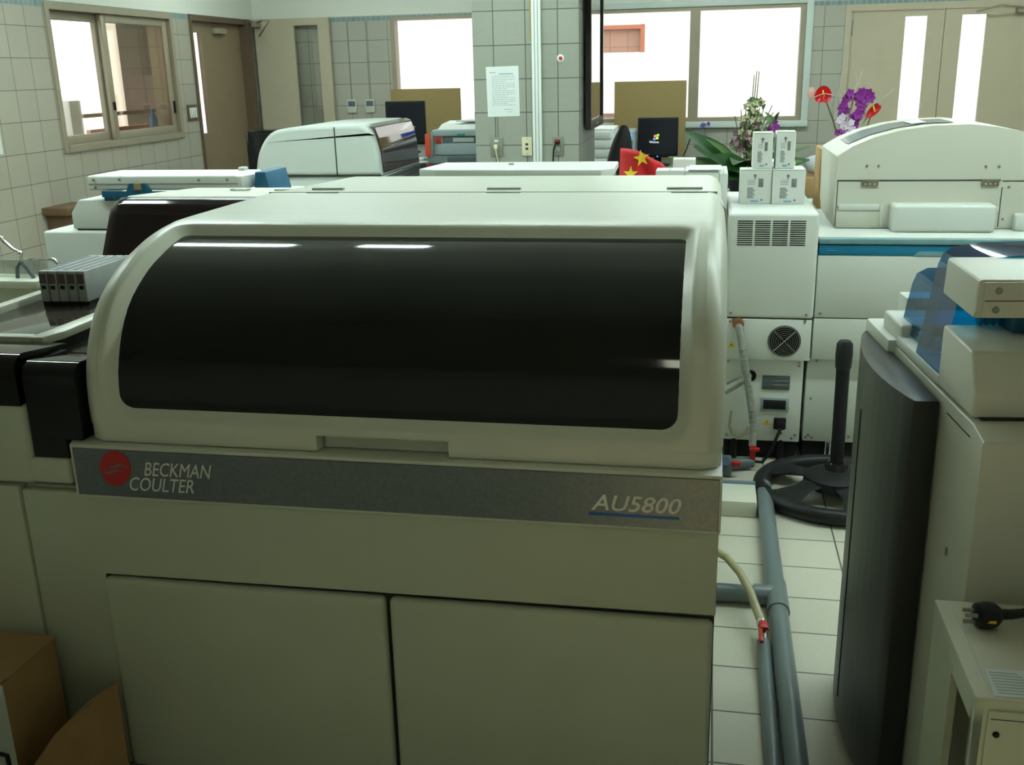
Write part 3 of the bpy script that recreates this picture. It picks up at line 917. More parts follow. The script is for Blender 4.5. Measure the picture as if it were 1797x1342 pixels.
# white machine with a thin flat lid behind the big hood
f = thing('flat_lid_analyzer', 'white instrument with thin flat lid right behind the big hood, in front of the column', 'laboratory instrument', (-.7, 4.1, 0))
part('base', B().box(-1.13, -.30, 3.92, 4.28, .02, 1.150, .008, 3), white, f)
b = B(); b.prism([(-1.135, 3.97), (-1.06, 3.93), (-.40, 3.90), (-.355, 3.96), (-.365, 4.26), (-1.10, 4.26)], 'z', 1.186, 1.213, .006, 2)
part('lid', b, white, f)
for x in (-1.02, -.86, -.66, -.42): part('lid_support', B().box(x, x + .05, 3.98, 4.2, 1.149, 1.187), greydk if x != -.66 else steel, f)
part('knob', B().box(-.80, -.78, 4.12, 4.14, 1.2125, 1.222, .002), white, f)

# ------------------------------------------------------------------ cooling tower with grille and fan
tw = thing('cooling_unit', 'tall narrow white cooling unit with top grille and round fan', 'cooling unit', (.25, 4.06, 0))
TX0, TX1, TY = .083, .425, 4.05
part('upper_body', B().box(TX0, TX1, TY, 4.78, .6125, 1.030, .014, 4), white, tw)
mid = part('fan_panel', B().box(TX0, TX1 - .004, TY + .001, 4.78, .442, .6095, .003), white, tw)
low = part('lower_panel', B().box(TX0 + .01, TX1 - .022, TY + .03, 4.74, .085, .441, .003), white, tw)
part('joint', B().box(TX0 + .005, TX1 - .008, TY + .004, 4.7, .609, .613), seam, tw)
for i in range(4):
    for k in range(12):
        x = .118 + i * .0665
        part('grille_slot', B().box(x, x + .058, TY - .0008, TY + .0008, .905 + k * .0084, .9092 + k * .0084), dark, tw)
fx, fz, fr = .319, .522, .063
fan = part('fan', B().tube([(fx + (fr - .001) * math.cos(a), TY - .001, fz + (fr - .001) * math.sin(a)) for a in [2 * PI * q / 40 for q in range(40)]], .003, 8, True), greydk, mid)
fan2 = part('fan_hollow', B().cyl((fx, TY - .0002, fz), (fx, TY - .0016, fz), fr - .004, seg=40), dark, mid)
for k in range(6):
    r_ = .016 + k * .0085
    part('guard_ring', B().tube([(fx + r_ * math.cos(a), TY - .004, fz + r_ * math.sin(a)) for a in [2 * PI * q / 36 for q in range(36)]], .0011, 6, True), steel, fan2)
for a in (PI / 4, -PI / 4):
    part('guard_strut', B().tube([(fx - .058 * math.cos(a), TY - .0055, fz - .058 * math.sin(a)), (fx + .058 * math.cos(a), TY - .0055, fz + .058 * math.sin(a))], .0028 if a > 0 else .0016, 8), chrome if a > 0 else steel, fan2)
for x, z, p_ in ((.105, .632, tw), (.397, .630, tw), (.105, .598, mid), (.155, .598, mid), (.155, .565, mid), (.117, .606, mid), (.395, .605, mid)): screw(p_, x, TY + .0005 if p_ is mid else TY - .0002, z, .006)
for x, z in ((.105, .425), (.385, .425), (.385, .412), (.11, .105), (.372, .10), (.385, .115), (.33, .12)): screw(low, x, TY + .0298, z, .006)
vent1 = part('vent_window', B().box(.243, .353, TY + .026, TY + .031, .309, .369, .002), greydk, low)
for z in (.327, .345): part('louvre', B().box(.285, .347, TY + .024, TY + .0265, z, z + .006), plate, vent1)
dsp = part('meter_frame', B().box(.242, .354, TY + .024, TY + .031, .214, .276, .003), greybox, low)
part('meter', B().box(.252, .342, TY + .022, TY + .0245, .226, .266, .001), dark, dsp)
part('port_hole', B().cyl((.195, TY + .031, .365), (.195, TY + .028, .365), .024, seg=20), dark, low)
part('inlet', B().box(.298, .346, TY + .012, TY + .031, .142, .190, .004), black, low)
def warn(x, z, y, root, s=.015):
    t = part('warning_label', B().prism([(x - s, z - s * .8), (x + s, z - s * .8), (x, z + s)], 'y', y - .0008, y + .0004), yellow, root)
    part('warning_mark', B().prism([(x - .0015, z - s * .5), (x + .004, z), (x + .0005, z), (x + .002, z + s * .45), (x - .003, z - s * .05), (x + .0003, z - s * .05)], 'y', y - .0014, y - .0007), dark, t)
warn(.113, .502, TY + .001, mid)
warn(.270, .168, TY + .030, low, .014)
part('shade_plinth', B().box(TX0 + .02, TX1 - .03, 4.11, 4.7, 0, .086), black, tw)  # black block added to stand for the deep shade under the unit
for x in (.14, .33): part('foot', B().cyl((x, 4.093, .0), (x, 4.093, .09), .015, seg=12), black, tw)

# clear drain hose with red end, from the tower's coupling down to the floor
hs = thing('drain_hose', 'clear corrugated drain hose hanging from the white cooling unit', 'hose', (.13, TY - .04, 0))
b = B()
hp = [(.137, TY + .0, .585), (.140, TY - .035, .578), (.150, TY - .05, .53), (.168, TY - .05, .43), (.190, TY - .045, .32), (.208, TY - .045, .22), (.214, TY - .055, .15), (.212, TY - .07, .095)]
b.tube(hp, .0155, 12)
part('hose', b, clearhose, hs)
for i in range(18):
    t = i / 17; z = .50 - .36 * t
    j = [q for q in range(len(hp) - 1) if hp[q][2] >= z >= hp[q + 1][2]][0]
    k = (hp[j][2] - z) / (hp[j][2] - hp[j + 1][2])
    part('hose_ridge', B().lathe([(.0160, -.003), (.0172, 0), (.0160, .003)], tuple(hp[j][a] * (1 - k) + hp[j + 1][a] * k for a in range(3)), 12), clearhose, hs)
b = B(); b.cyl((.137, TY - .001, .590), (.137, TY - .022, .590), .024, .021, 18)
part('coupling', b, mat('coupling_orange', (.32, .13, .06), .35, metal=.4), hs)
b = B(); b.box(.203, .225, TY - .095, TY - .072, .03, .105, .005); b.box(.20, .24, TY - .105, TY - .085, .085, .098, .004)
part('valve_handle', b, redplast, hs)
# thin tubes hanging left of it
b = B()
b.tube([(.195, TY + .028, .365), (.18, TY - .0, .36), (.14, TY - .03, .335), (.10, TY - .03, .31), (.06, TY - .02, .30)], .008, 10)
b.tube([(.195, TY + .028, .372), (.17, TY - .0, .375), (.13, TY - .02, .36), (.10, TY - .03, .345)], .005, 8)
single('white_tubes', b, clearhose, 'pale tubes coming out of the port hole low on the cooling unit', 'tube')
b = B(); b.tube([(.125, TY - .0, .22), (.118, TY - .01, .16), (.13, TY - .015, .125), (.16, TY - .018, .115), (.185, TY - .015, .13), (.197, TY - .01, .16)], .006, 8)
single('amber_tube', b, amberhose, 'thin amber tube looping beside the clear drain hose', 'tube')
# power cord of the tower
b = B(); b.tube([(.322, TY + .018, .165), (.32, TY - .02, .15), (.30, TY - .035, .10), (.275, TY - .05, .05), (.255, TY - .05, .02), (.20, TY - .02, .012)], .0065, 8)
pc = thing('power_cable', 'black power cord plugged low into the cooling unit', 'cable', (.30, TY - .03, 0))
part('cord', b, black, pc)
part('plug', B().box(.306, .338, TY - .012, TY + .0115, .148, .184, .005), black, pc)
# clutter on the floor under the tower
cl = thing('pipe_fitting', 'dark pipe fitting with red tap under the cooling unit', 'pipe fitting', (.14, 3.93, 0))
b = B(); b.tube([(.06, 3.88, .03), (.10, 3.92, .035), (.16, 3.95, .03), (.215, 3.97, .03)], .022, 12); b.box(.09, .13, 3.86, 3.93, .005, .075, .008)
part('body', b, greydk, cl)
part('tap', B().box(.125, .165, 3.86, 3.885, .05, .068, .005), redplast, cl)
part('union', B().cyl((.105, 3.885, .055), (.105, 3.85, .075), .018, seg=12), mat('fitting_blue', (.06, .10, .18), .4), cl)
sl = thing('floor_duct', 'low white floor duct box behind the big analyser, ends at the grey pipe', 'floor duct', (.15, 3.55, 0))
part('body', B().box(-.15, .213, 3.49, 3.66, .0, .062, .006), white2, sl)
part('edging', B().box(-.15, .213, 3.655, 3.675, .0, .07, .003), mat('duct_edging', (.15, .2, .26), .5), sl)

# ------------------------------------------------------------------ the wide white analyser at the right with blue stripe
ra = thing('wide_analyzer', 'wide white analyser with blue stripe and arched hood at the right', 'laboratory analyser', (1.2, 4.07, 0))
RX0, RX1, RY = .430, 2.10, 4.07
part('upper_panel', B().box(RX0, RX1, RY, 4.9, .6165, .865, .004), white, ra)
pn = part('lower_panel', B().box(RX0, RX1, RY + .001, 4.9, .444, .6135, .004), white, ra)
part('base_panel', B().box(RX0 - .012, RX1, RY + .03, 4.9, .085, .443, .004), white, ra)
part('joint', B().box(RX0 + .004, RX1, RY + .004, 4.8, .612, .618), seam, ra)
st = part('blue_stripe', B().box(RX0 + .002, RX1, RY + .0, 4.9, .8655, .906, .002), blueplast, ra)
part('stripe_notch', B().prism([(.78, .8660), (.92, .8660), (.895, .884), (.80, .884)], 'y', RY - .0012, RY + .0005), tealstrip, st)
part('stripe_joint', B().box(RX0, RX1, RY + .003, 4.85, .9055, .9095), dark, ra)
part('clear_edge', B().box(RX0 + .002, RX1, RY - .004, RY + .02, .9095, .930, .002), tealstrip, ra)
part('ledge', B().box(RX0 - .002, RX1, RY + .02, 4.9, .9095, .935, .004), white, ra)
for x, z, p_ in ((.452, .632, ra), (.512, .600, pn), (.425, .425, ra), (.455, .43, ra), (.44, .27, ra), (.43, .10, ra), (.455, .10, ra), (.44, .11, ra), (.60, .11, ra)): screw(p_, x, RY if z > .6 else RY + .0295, z, .006)
part('side_stickers', B().box(.463, .50, RY - .0008, RY, .885, .8856), paper, ra)
part('shade_plinth', B().box(RX0 - .01, RX1, 4.11, 4.85, 0, .086), black, ra)  # black filler put in as the shade beneath the analyser
for x in (.52, .9, 1.5): part('foot', B().cyl((x, 4.093, 0), (x, 4.093, .09), .015, seg=12), chrome if x == .52 else black, ra)
# arched hood: outline of its front face from the left foot over the arch
HY = 4.30
ARCH = [(.497, 1.225), (.56, 1.262), (.64, 1.296), (.74, 1.322), (.85, 1.337), (.99, 1.341), (1.09, 1.330), (1.19, 1.310), (1.35, 1.262), (1.50, 1.195)]
face = [(.511, .936)] + [(.503, 1.0), (.497, 1.225)][:1] + ARCH + [(1.52, .936)]
b = B()
b.prism(face, 'y', HY, 4.86, .008, 2)
hood = part('arched_hood', b, white2, ra, angle=25)
# smoked strip let into the top of the arch, and its white end
def arch_z(x):
    for (xa, za), (xb, zb) in zip(ARCH, ARCH[1:]):
        if xa <= x <= xb: return za + (zb - za) * (x - xa) / (xb - xa)
    return ARCH[-1][1]
b = B(); b.grid(lambda u, v: (.555 + .40 * u, 4.42 + .28 * v, arch_z(.555 + .40 * u) + .0035), 20, 3)
part('smoked_window', b, mat('hood_window_grey', (.20, .24, .27), .12, var=.05), hood)
b = B(); b.grid(lambda u, v: (.80 + .055 * u, 4.45 + .2 * v, arch_z(.80 + .055 * u) + .0065), 6, 3)
part('window_grip', b, white, hood)
part('door_line', B().box(.509, 1.122, HY - .0012, HY + .001, 1.125, 1.130), seam, hood)
part('door_line', B().box(.5095, .5125, HY - .0012, HY + .001, .945, 1.127), seam, hood)
part('door_line', B().box(1.128, 1.131, HY - .0012, HY + .001, .945, 1.10), seam, hood)
part('door_line', B().box(1.128, 1.52, HY - .0012, HY + .001, 1.122, 1.126), seam, hood)
part('door_line', B().box(1.205, 1.208, HY - .0012, HY + .001, 1.126, 1.29), seam, hood)
for x in (.634, 1.084):
    h = part('hinge', B().box(x - .032, x + .032, HY - .006, HY, 1.105, 1.131, .001), mat('hinge_metal' + str(x), (.28, .25, .18), .4, metal=.7), hood)
    for k in (-.018, 0, .018): screw(h, x + k, HY - .0058, 1.114, .004, m=chrome)
for x, z in ((.618, 1.184), (.662, 1.184), (1.062, 1.180), (1.110, 1.180), (1.155, 1.10), (1.145, .975), (.520, 1.02)): screw(hood, x, HY - .0002, z, .0055)
b = B(); b.box(.505, 1.122, HY - .010, HY, 1.016, 1.03, .002)
part('ledge_strip', B().box(.52, .68, HY - .004, HY, 1.010, 1.034, .002), white, hood)
part('ledge_strip', B().box(.68, .69, HY - .012, HY, .945, 1.034, .002), white2, hood)
part('control_box', B().box(.715, 1.095, HY - .10, HY + .002, .9355, 1.042, .012, 3), white, hood)
part('ledge_strip', B().box(1.095, 1.127, HY - .004, HY, 1.002, 1.026, .002), white, hood)
part('corner_box', B().box(1.18, 1.36, HY - .05, HY, .936, 1.0, .006), white, hood)

# ------------------------------------------------------------------ reagent cartons
def reagent(x0, y0_, z0_, w, dpt, h, label, group='white reagent cartons on the cooling unit', tall=False):
    t = thing('reagent_carton', label, 'carton', (x0 + w / 2, y0_ + dpt / 2, z0_), 0, group)
    part('carton', B().box(x0, x0 + w, y0_, y0_ + dpt, z0_, z0_ + h, .002, 1), boxwhite, t)
    yf = y0_ - .0006
    part('flap', B().box(x0 + .001, x0 + w - .001, y0_ - .001, y0_ + dpt * .8, z0_ + h - .0003, z0_ + h + .0015), boxwhite, t)
    cx_ = x0 + w * .47
    pr = B()
    pr.lathe([(.006, -.0004), (.006, .0004)], (cx_, yf, z0_ + h * .83), 12, 'y')
    pr.box(cx_ - .002, cx_ + .002, yf - .0002, yf + .0004, z0_ + h * .72, z0_ + h * .8)
    for k in range(3): pr.box(x0 + w * .25, x0 + w * .48, yf - .0002, yf + .0004, z0_ + h * (.68 - .05 * k), z0_ + h * (.68 - .05 * k) + .0015)
    for k in range(8): pr.box(x0 + w * .24, x0 + w * (.42 + .1 * ((k * 7) % 3) / 3), yf - .0002, yf + .0004, z0_ + h * (.46 - .04 * k), z0_ + h * (.46 - .04 * k) + .0028)
    part('printed_text', pr, ink, t)
    q = B()
    for k in range(9): q.box(x0 + w * .58, x0 + w * .74, yf - .0003, yf + .0004, z0_ + h * (.50 + .028 * k), z0_ + h * (.50 + .028 * k) + .0026)
    part('bar_code', q, ink, t)
    part('blue_print', B().box(x0 + w * .36, x0 + w * .60, yf - .0003, yf + .0004, z0_ + h * .06, z0_ + h * .11), bluink, t)
    part('round_mark', B().lathe([(.004, -.0004), (.004, .0004)], (x0 + w * .70, yf, z0_ + h * .12), 10, 'y'), ink, t)
    return t
CYB = 4.33
reagent(.128, CYB, 1.0302, .127, .125, .138, 'lower left white reagent carton of the four stacked on the cooling unit')
reagent(.257, CYB - .01, 1.0302, .130, .18, .138, 'lower right white reagent carton of the four stacked on the cooling unit')
reagent(.176, CYB + .03, 1.1705, .078, .12, .142, 'upper left small white carton standing on the lower cartons')
reagent(.267, CYB + .025, 1.1705, .076, .12, .146, 'upper right small white carton standing on the lower cartons')
# cartons standing behind the hood's right shoulder on a white bench
bn = thing('side_bench', 'white bench behind the big hood carrying white cartons and the red flag bundle', 'bench', (-.05, 4.55, 0))
b = B(); b.box(-.42, .078, 4.30, 5.2, .93, .965); b.box(-.29, .078, 4.19, 4.30, .93, .965)
part('top', b, white, bn)
part('body', B().box(-.40, .07, 4.32, 5.15, .02, .93), white2, bn)
def plain_carton(x0, x1, y0_, y1_, h, label, seamx=None, z0_=.9652):
    t = thing('white_carton', label, 'carton', ((x0 + x1) / 2, (y0_ + y1_) / 2, z0_), 0, 'plain white cartons behind the hood')
    part('carton', B().box(x0, x1, y0_, y1_, z0_, z0_ + h, .003, 2), boxwhite, t)
    part('tape_seam', B().box((x0 + x1) / 2 - .001, (x0 + x1) / 2 + .001, y0_ - .0005, y1_, z0_ + h - .001, z0_ + h + .0006), plate, t)
    return t
plain_carton(-.211, -.098, 4.22, 4.34, .213, 'leftmost plain white carton behind the hood, beside the red flag')
plain_carton(-.094, .040, 4.22, 4.42, .211, 'middle plain white carton behind the hood with paper on top')
plain_carton(.043, .0775, 4.26, 4.60, .195, 'narrow white carton squeezed between the hood and the cooling unit')
single('loose_paper', B().box(-.080, .050, 4.215, 4.42, 1.1780, 1.1815), paper, 'white papers lying on the middle plain carton behind the hood', 'paper')
plain_carton(-.16, -.06, 4.72, 4.82, .215, 'small white carton standing behind the row of plain cartons')

# ------------------------------------------------------------------ near right analyser, turned five degrees, with dark curved door
PA = math.radians(5.0)
PX, PY = .454, 1.956
XF = Matrix.Translation((PX, PY, 0)) @ Matrix.Rotation(PA, 4, 'Z')
def PB(): return B(XF)
pa = thing('side_analyzer', 'near right white analyser with blue tinted cover and dark grey curved door', 'laboratory analyser', (PX + .5, PY + .3, 0), PA)
part('body', PB().prism([(-.224, .05), (.552, .05), (.552, .9715), (-.165, .9715), (-.224, .958)], 'x', 0, 1.3, .002, 1), white2, pa, angle=15)
part('block_gap', PB().box(.02, 1.28, -.150, .04, .9715, .978), seam, pa)
b = PB(); b.prism([(.048, .977), (-.152, .977), (-.158, 1.022), (-.118, 1.090), (.048, 1.098)], 'x', 0.0, 1.3, .007, 3)
part('upper_block', b, white2, pa, angle=20)
b = PB(); b.prism([(.080, 1.150), (-.096, 1.143), (-.112, 1.160), (-.112, 1.216), (.072, 1.224)], 'x', .002, 1.3, .008, 3)
lid = part('lid', b, white2, pa, angle=22)
part('lid_plate', PB().box(.012, 1.28, -.1145, -.1115, 1.150, 1.212, .006), white2, lid)
part('groove', PB().box(.014, 1.28, -.1152, -.1142, 1.178, 1.1805), plate, lid)
for u, z in ((.036, 1.197), (.034, 1.163)):
    s = PB(); s.cyl((u, -.1143, z), (u, -.1172, z), .0065, .0055, 12)
    part('screw', s, steel, lid)
# ledge running to the far end
part('side_ledge', PB().box(.001, 1.2, .05, .36, .972, .996, .005), white, pa)
part('raised_ledge', PB().box(.006, .5, .345, .50, .955, 1.022, .008, 3), white, pa)
part('lower_step', PB().box(-.016, .05, .36, .57, .93, .985, .006), white, pa)
part('small_block', PB().box(.055, .13, .50, .57, .95, 1.050, .005), white, pa)
part('block_slot', PB().box(.075, .125, .497, .5005, 1.012, 1.028), greydk, pa)
part('ledge_clip', PB().box(.03, .06, .27, .33, .996, 1.014, .006), white, pa)
# blue acrylic cover with leaning side and arched top
def blue_shell(v0, v1, prof):
    b = PB()
    b.grid(lambda s, t: (lambda i, k: (prof[i][0] * (1 - k) + prof[i + 1][0] * k, v0 + (v1 - v0) * t, prof[i][1] * (1 - k) + prof[i + 1][1] * k))(min(len(prof) - 2, int(s * (len(prof) - 1))), s * (len(prof) - 1) - min(len(prof) - 2, int(s * (len(prof) - 1)))), (len(prof) - 1) * 2 + 1, 2)
    ends = [(p[0], v1, p[1]) for p in prof]
    b.poly(ends + [(prof[-1][0], v1, prof[0][1]), ])
    return b
BP = [(.004, .996), (.026, 1.15), (.031, 1.185), (.040, 1.206), (.058, 1.219), (.11, 1.227), (.3, 1.232), (.6, 1.231), (1.1, 1.225)]
part('blue_cover', blue_shell(.055, .215, BP), blueacr, pa, angle=60)
part('blue_cover', blue_shell(.215, .42, [(.026, 1.0), (.042, 1.10), (.050, 1.124), (.072, 1.136), (.3, 1.14), (.9, 1.14)]), blueacr, pa, angle=60)
part('inner_mechanism', PB().box(.13, 1.2, .08, .20, .98, 1.12, .01), white, pa)
part('inner_mechanism', PB().box(.10, .16, -.02, .05, 1.098, 1.145, .004), bluebr, pa)
b = PB()
for k in range(5): b.box(.06 + .012 * k, .066 + .012 * k, .03, .05, 1.10, 1.135)
part('connector', b, blueplast, pa)
part('back_wall_inside', PB().box(.13, 1.25, .02, .06, 1.098, 1.150), bluebr, pa)
# dark door with a bulging front
dp = []
for k in range(15):
    t = k / 14
    dp.append((-.020 - .052 * math.sin(PI * min(1, (.10 + .90 * t))) ** .8 - .012 * (1 - t), .006 + .55 * t))
dpoly = [(-.004, .006)] + dp + [(-.004, .556)]
b = PB(); b.prism(dpoly, 'z', .045, .957, .003, 2)
dr = part('door', b, doorgrey, pa, angle=25)
part('door_line', PB().box(-.0775, -.070, .300, .305, .10, .84), black, dr)
part('side_catch', PB().box(-.003, .001, -.112, -.106, .69, .705), steel, pa)
b = PB(); b.box(-.0012, .001, -.16, -.03, .944, .946)
part('side_seam', b, seam, pa)

# ivory box at the lower right with power plug lying on it
UX, UY0, UY1, UZ = .415, 1.398, 1.688, .68
ub = thing('power_box', 'ivory metal box with side vent at lower right', 'power supply', (.6, 1.55, 0))
b = B()
wall_cells(b, 'x', UX, UX + .012, UY0, UY1, .02, UZ - .004, [(UY0 + .018, UY0 + .145, .10, UZ - .052)])
b.box(UX + .012, .85, UY0, UY0 + .01, .02, UZ - .004); b.box(UX + .012, .85, UY1 - .01, UY1, .02, UZ - .004); b.box(UX + .012, .85, UY0 + .01, UY1 - .01, .02, .04)
part('case', b, cream2, ub)
part('top', B().box(UX - .002, .85, UY0 - .002, UY1 + .002, UZ - .005, UZ, .0025), mat('ivory_top', (.56, .55, .44), .5), ub)
part('top_fold', B().box(UX + .022, UX + .0235, UY0 + .01, UY1 - .01, UZ - .0002, UZ + .0006), cream2, ub)
part('vent_interior', B().box(UX + .08, UX + .10, UY0 + .01, UY1 - .1, .05, UZ - .03), dark, ub)
part('circuit_parts', B().box(UX + .05, UX + .075, UY0 + .05, UY0 + .10, .3, .42, .004), mat('circuit_green', (.02, .06, .03), .5), ub)
part('front_plate', B().box(UX + .018, .84, UY0 - .004, UY0 + .001, .03, UZ - .020, .003), cream2, ub)
part('plate_fold', B().box(UX + .022, .84, UY0 - .0046, UY0 - .0035, UZ - .034, UZ - .033), seam, ub)
screw(ub, .447, UY0 - .0038, .621, .0055, m=black)
stk = thing('printed_sticker', 'white printed paper label on top of the ivory box', 'label', (.49, 1.437, UZ))
part('paper', B().prism([(.4400, 1.402), (.52, 1.404), (.52, 1.478), (.4435, 1.475)], 'z', UZ + .0001, UZ + .0012), paper, stk)
b = B()
for k in range(8): b.box(.448, .452 + .06 * (.6 + .4 * ((k * 5) % 7) / 7), 1.410 + .0078 * k, 1.4125 + .0078 * k, UZ + .0011, UZ + .0016)
part('printed_text', b, mat('pale_ink', (.42, .45, .46), .8, var=0), stk)
pl = thing('power_plug', 'black three pin power plug lying on the ivory box', 'power plug', (.49, 1.60, UZ))
b = B(); b.lathe([(.011, -.020), (.0205, -.016), (.0225, 0), (.021, .012), (.013, .022)], (0, 0, 0), 18, 'x')
bmesh.ops.transform(b.bm, matrix=Matrix.Translation((.4755, 1.605, UZ + .0225)) @ Matrix.Rotation(math.radians(14), 4, 'Z'), verts=b.bm.verts[:])
part('plug_body', b, rubber, pl)
for dy, dz in ((-.009, .006), (.009, .006), (0, -.010)):
    b = B(); b.box(.438, .458, 1.598 + dy - .0016, 1.598 + dy + .0016, UZ + .0225 + dz - .003, UZ + .0225 + dz + .003)
    part('pin', b, steel, pl)
b = B(); b.tube([(.494, 1.610, UZ + .0225), (.515, 1.617, UZ + .020), (.54, 1.632, UZ + .016), (.565, 1.66, UZ + .015), (.60, 1.675, UZ + .012), (.68, 1.65, UZ + .010)], [.0095, .0085, .0075, .007, .007, .007], 10)
part('cord', b, rubber, pl)
part('rating_mark', B().box(.468, .486, 1.5825, 1.5845, UZ + .019, UZ + .024, .0005), yellow, pl)

# ------------------------------------------------------------------ floor: pedestal, pipes, valve
ps = thing('pedestal_stand', 'black pole on a heavy round spoked base on the floor', 'stand', (.52, 3.72, 0))
SX, SY = .512, 3.735
b = B()
RB = .275
b.tube([(SX + RB * math.cos(a), SY + RB * math.sin(a), .032) for a in [2 * PI * k / 64 for k in range(64)]], .030, 12, True)
for k in range(5):
    a = PI / 2 - .32 + 2 * PI * k / 5
    ca, sa = math.cos(a), math.sin(a)
    secs = []
    for t in (0, .25, .5, .75, 1.0):
        r_ = .03 + (RB - .02) * t
        w = .085 - .05 * math.sin(PI * t) + .03 * t * t
        z = .095 - .055 * t
        secs.append([(SX + r_ * ca - w * sa, SY + r_ * sa + w * ca, z - .006), (SX + r_ * ca, SY + r_ * sa, z + .006), (SX + r_ * ca + w * sa, SY + r_ * sa - w * ca, z - .006), (SX + r_ * ca, SY + r_ * sa, z - .03)])
    vv = [[b.bm.verts.new(p) for p in s] for s in secs]
    for A, D in zip(vv, vv[1:]):
        for i in range(4): b.bm.faces.new((A[i], A[(i + 1) % 4], D[(i + 1) % 4], D[i]))
    b.bm.faces.new(vv[0]); b.bm.faces.new(vv[-1][::-1])
b.lathe([(.12, .05), (.115, .085), (.075, .105), (.045, .112)], (SX, SY, 0), 32)
part('base', b, rubber, ps, angle=50)
b = B(); b.tube([(SX - .0, SY, .11), (SX - .003, SY, .52)], .0245, 18)
part('pole', b, black, ps)
b = B(); b.lathe([(.026, .505), (.029, .515), (.031, .56), (.029, .60), (.020, .612)], (SX - .003, SY, 0), 20)
part('cap', b, rubber, ps)
part('socket', B().lathe([(.042, .10), (.042, .125), (.032, .14), (.026, .142)], (SX, SY, 0), 20), blackgl, ps)

gp = thing('floor_pipe', 'thick grey plastic drain pipe running along the tiled floor', 'pipe', (.247, 2.6, 0))
part('pipe', B().cyl((.247, 3.72, .031), (.243, .9, .031), .029, seg=20), greypipe, gp)
part('tee', B().cyl((.246, 2.93, .031), (.246, 2.76, .031), .0335, seg=20), greypipe, gp)
part('tee_branch', B().cyl((.246, 2.86, .031), (.18, 2.86, .031), .0325, seg=20), greypipe, gp)
part('branch', B().cyl((.19, 2.86, .031), (-.25, 2.86, .031), .028, seg=20), greypipe, gp)
tp = thing('thin_pipe', 'thin grey pipe with red valve lying against the thick floor pipe', 'pipe', (.195, 2.3, 0))
part('pipe', B().cyl((.196, 2.60, .022), (.186, .9, .022), .019, seg=16), greypipe, tp)
b = B(); b.cyl((.195, 2.655, .045), (.196, 2.58, .022), .0135, seg=14)
part('valve_body', b, steel, tp)
b = B(); b.box(.183, .207, 2.60, 2.64, .060, .072, .004); b.box(.180, .192, 2.535, 2.61, .056, .068, .004); b.cyl((.195, 2.62, .03), (.195, 2.62, .066), .008, seg=10)
part('valve_handle', b, redplast, tp)
b = B(); b.tube([(.061, 2.955, .122), (.095, 2.93, .115), (.135, 2.86, .10), (.163, 2.78, .082), (.182, 2.70, .062), (.195, 2.65, .046)], .0125, 12)
part('hose', b, amberhose, tp)
part('hose_clamp', B().cyl((.1905, 2.668, .051), (.1945, 2.652, .046), .0145, seg=14), chrome, tp)

# ------------------------------------------------------------------ cartons at the lower left
c1 = thing('cardboard_box', 'closed brown cardboard box at lower left below the cream cabinet', 'cardboard box', (-1.6, 1.68, 0))
b = B(); b.box(-1.86, -1.446, 1.47, 1.825, 0, .352, .003)
part('box', b, carton, c1)
part('top_flap', B().prism([(-1.862, 1.66), (-1.447, 1.66), (-1.443, 1.829), (-1.862, 1.827)], 'z', .3525, .3565), carton, c1)
b = B(); b.prism([(1.467, .353), (1.658, .362), (1.658, .366), (1.467, .357)], 'x', -1.862, -1.44)
part('front_flap', b, carton, c1)
c2 = thing('cardboard_box', 'open brown cardboard box with raised flap against the cabinet door, lower left', 'cardboard box', (-1.3, 1.55, 0))
b = B()
X0, X1 = -1.440, -1.292
b.box(X0, X1, 1.456, 1.46, 0, .05); b.box(X0, X1, 1.806, 1.81, 0, .05); b.box(X0, X0 + .004, 1.46, 1.806, 0, .05); b.box(X1 - .004, X1, 1.46, 1.806, 0, .05); b.box(X0 + .004, X1 - .004, 1.46, 1.806, 0, .004)
part('box', b, carton, c2)
b = B()
b.poly([(-1.291, 1.80, .046), (-1.376, 1.575, .046), (-1.369, 1.60, .192), (-1.358, 1.66, .221), (-1.33, 1.74, .247), (-1.288, 1.80, .269)]); b.solidify(.004)
part('side_flap', b, carton, c2)
wc = thing('white_case', 'white equipment corner cropped at the lower left edge beside the cardboard boxes', 'case', (-1.6, 1.2, 0))
part('body', B().box(-1.75, -1.274, 1.15, 1.450, 0, .497, .006), greygreen, wc)
b = B(); b.tube([(-1.271, 1.30, .47), (-1.270, 1.38, .40), (-1.270, 1.42, .36), (-1.270, 1.435, .05)], .004, 8)
part('cord', b, black, wc)

# ------------------------------------------------------------------ far curved analyser seen from its end
fh = thing('curved_analyzer', 'pale grey analyser with rounded hood and rose reflecting window in the middle distance', 'laboratory analyser', (-2.3, 6.4, 0))
DY0, DY1 = 6.0, 6.88
def roundpoly(pts, seg=6):
    """pts: (x, z, radius)"""
    out = []
    n = len(pts)
    for i, (x, z, r) in enumerate(pts):
        if r <= 0: out.append((x, z)); continue
        p = Vector((x, z)); a = Vector(pts[i - 1][:2]) - p; c_ = Vector(pts[(i + 1) % n][:2]) - p
        a1, c1_ = p + a.normalized() * r, p + c_.normalized() * r
        for k in range(seg + 1):
            t = k / seg
            q = a1 * (1 - t) ** 2 + p * 2 * t * (1 - t) + c1_ * t * t
            out.append((q.x, q.y))
    return out
hull = roundpoly([(-2.768, .985, 0), (-2.748, 1.13, .09), (-2.655, 1.255, .065), (-2.50, 1.280, .05), (-2.22, 1.290, .05), (-2.02, 1.288, .07), (-1.965, 1.15, .10), (-1.955, .985, 0)], 8)
b = B()
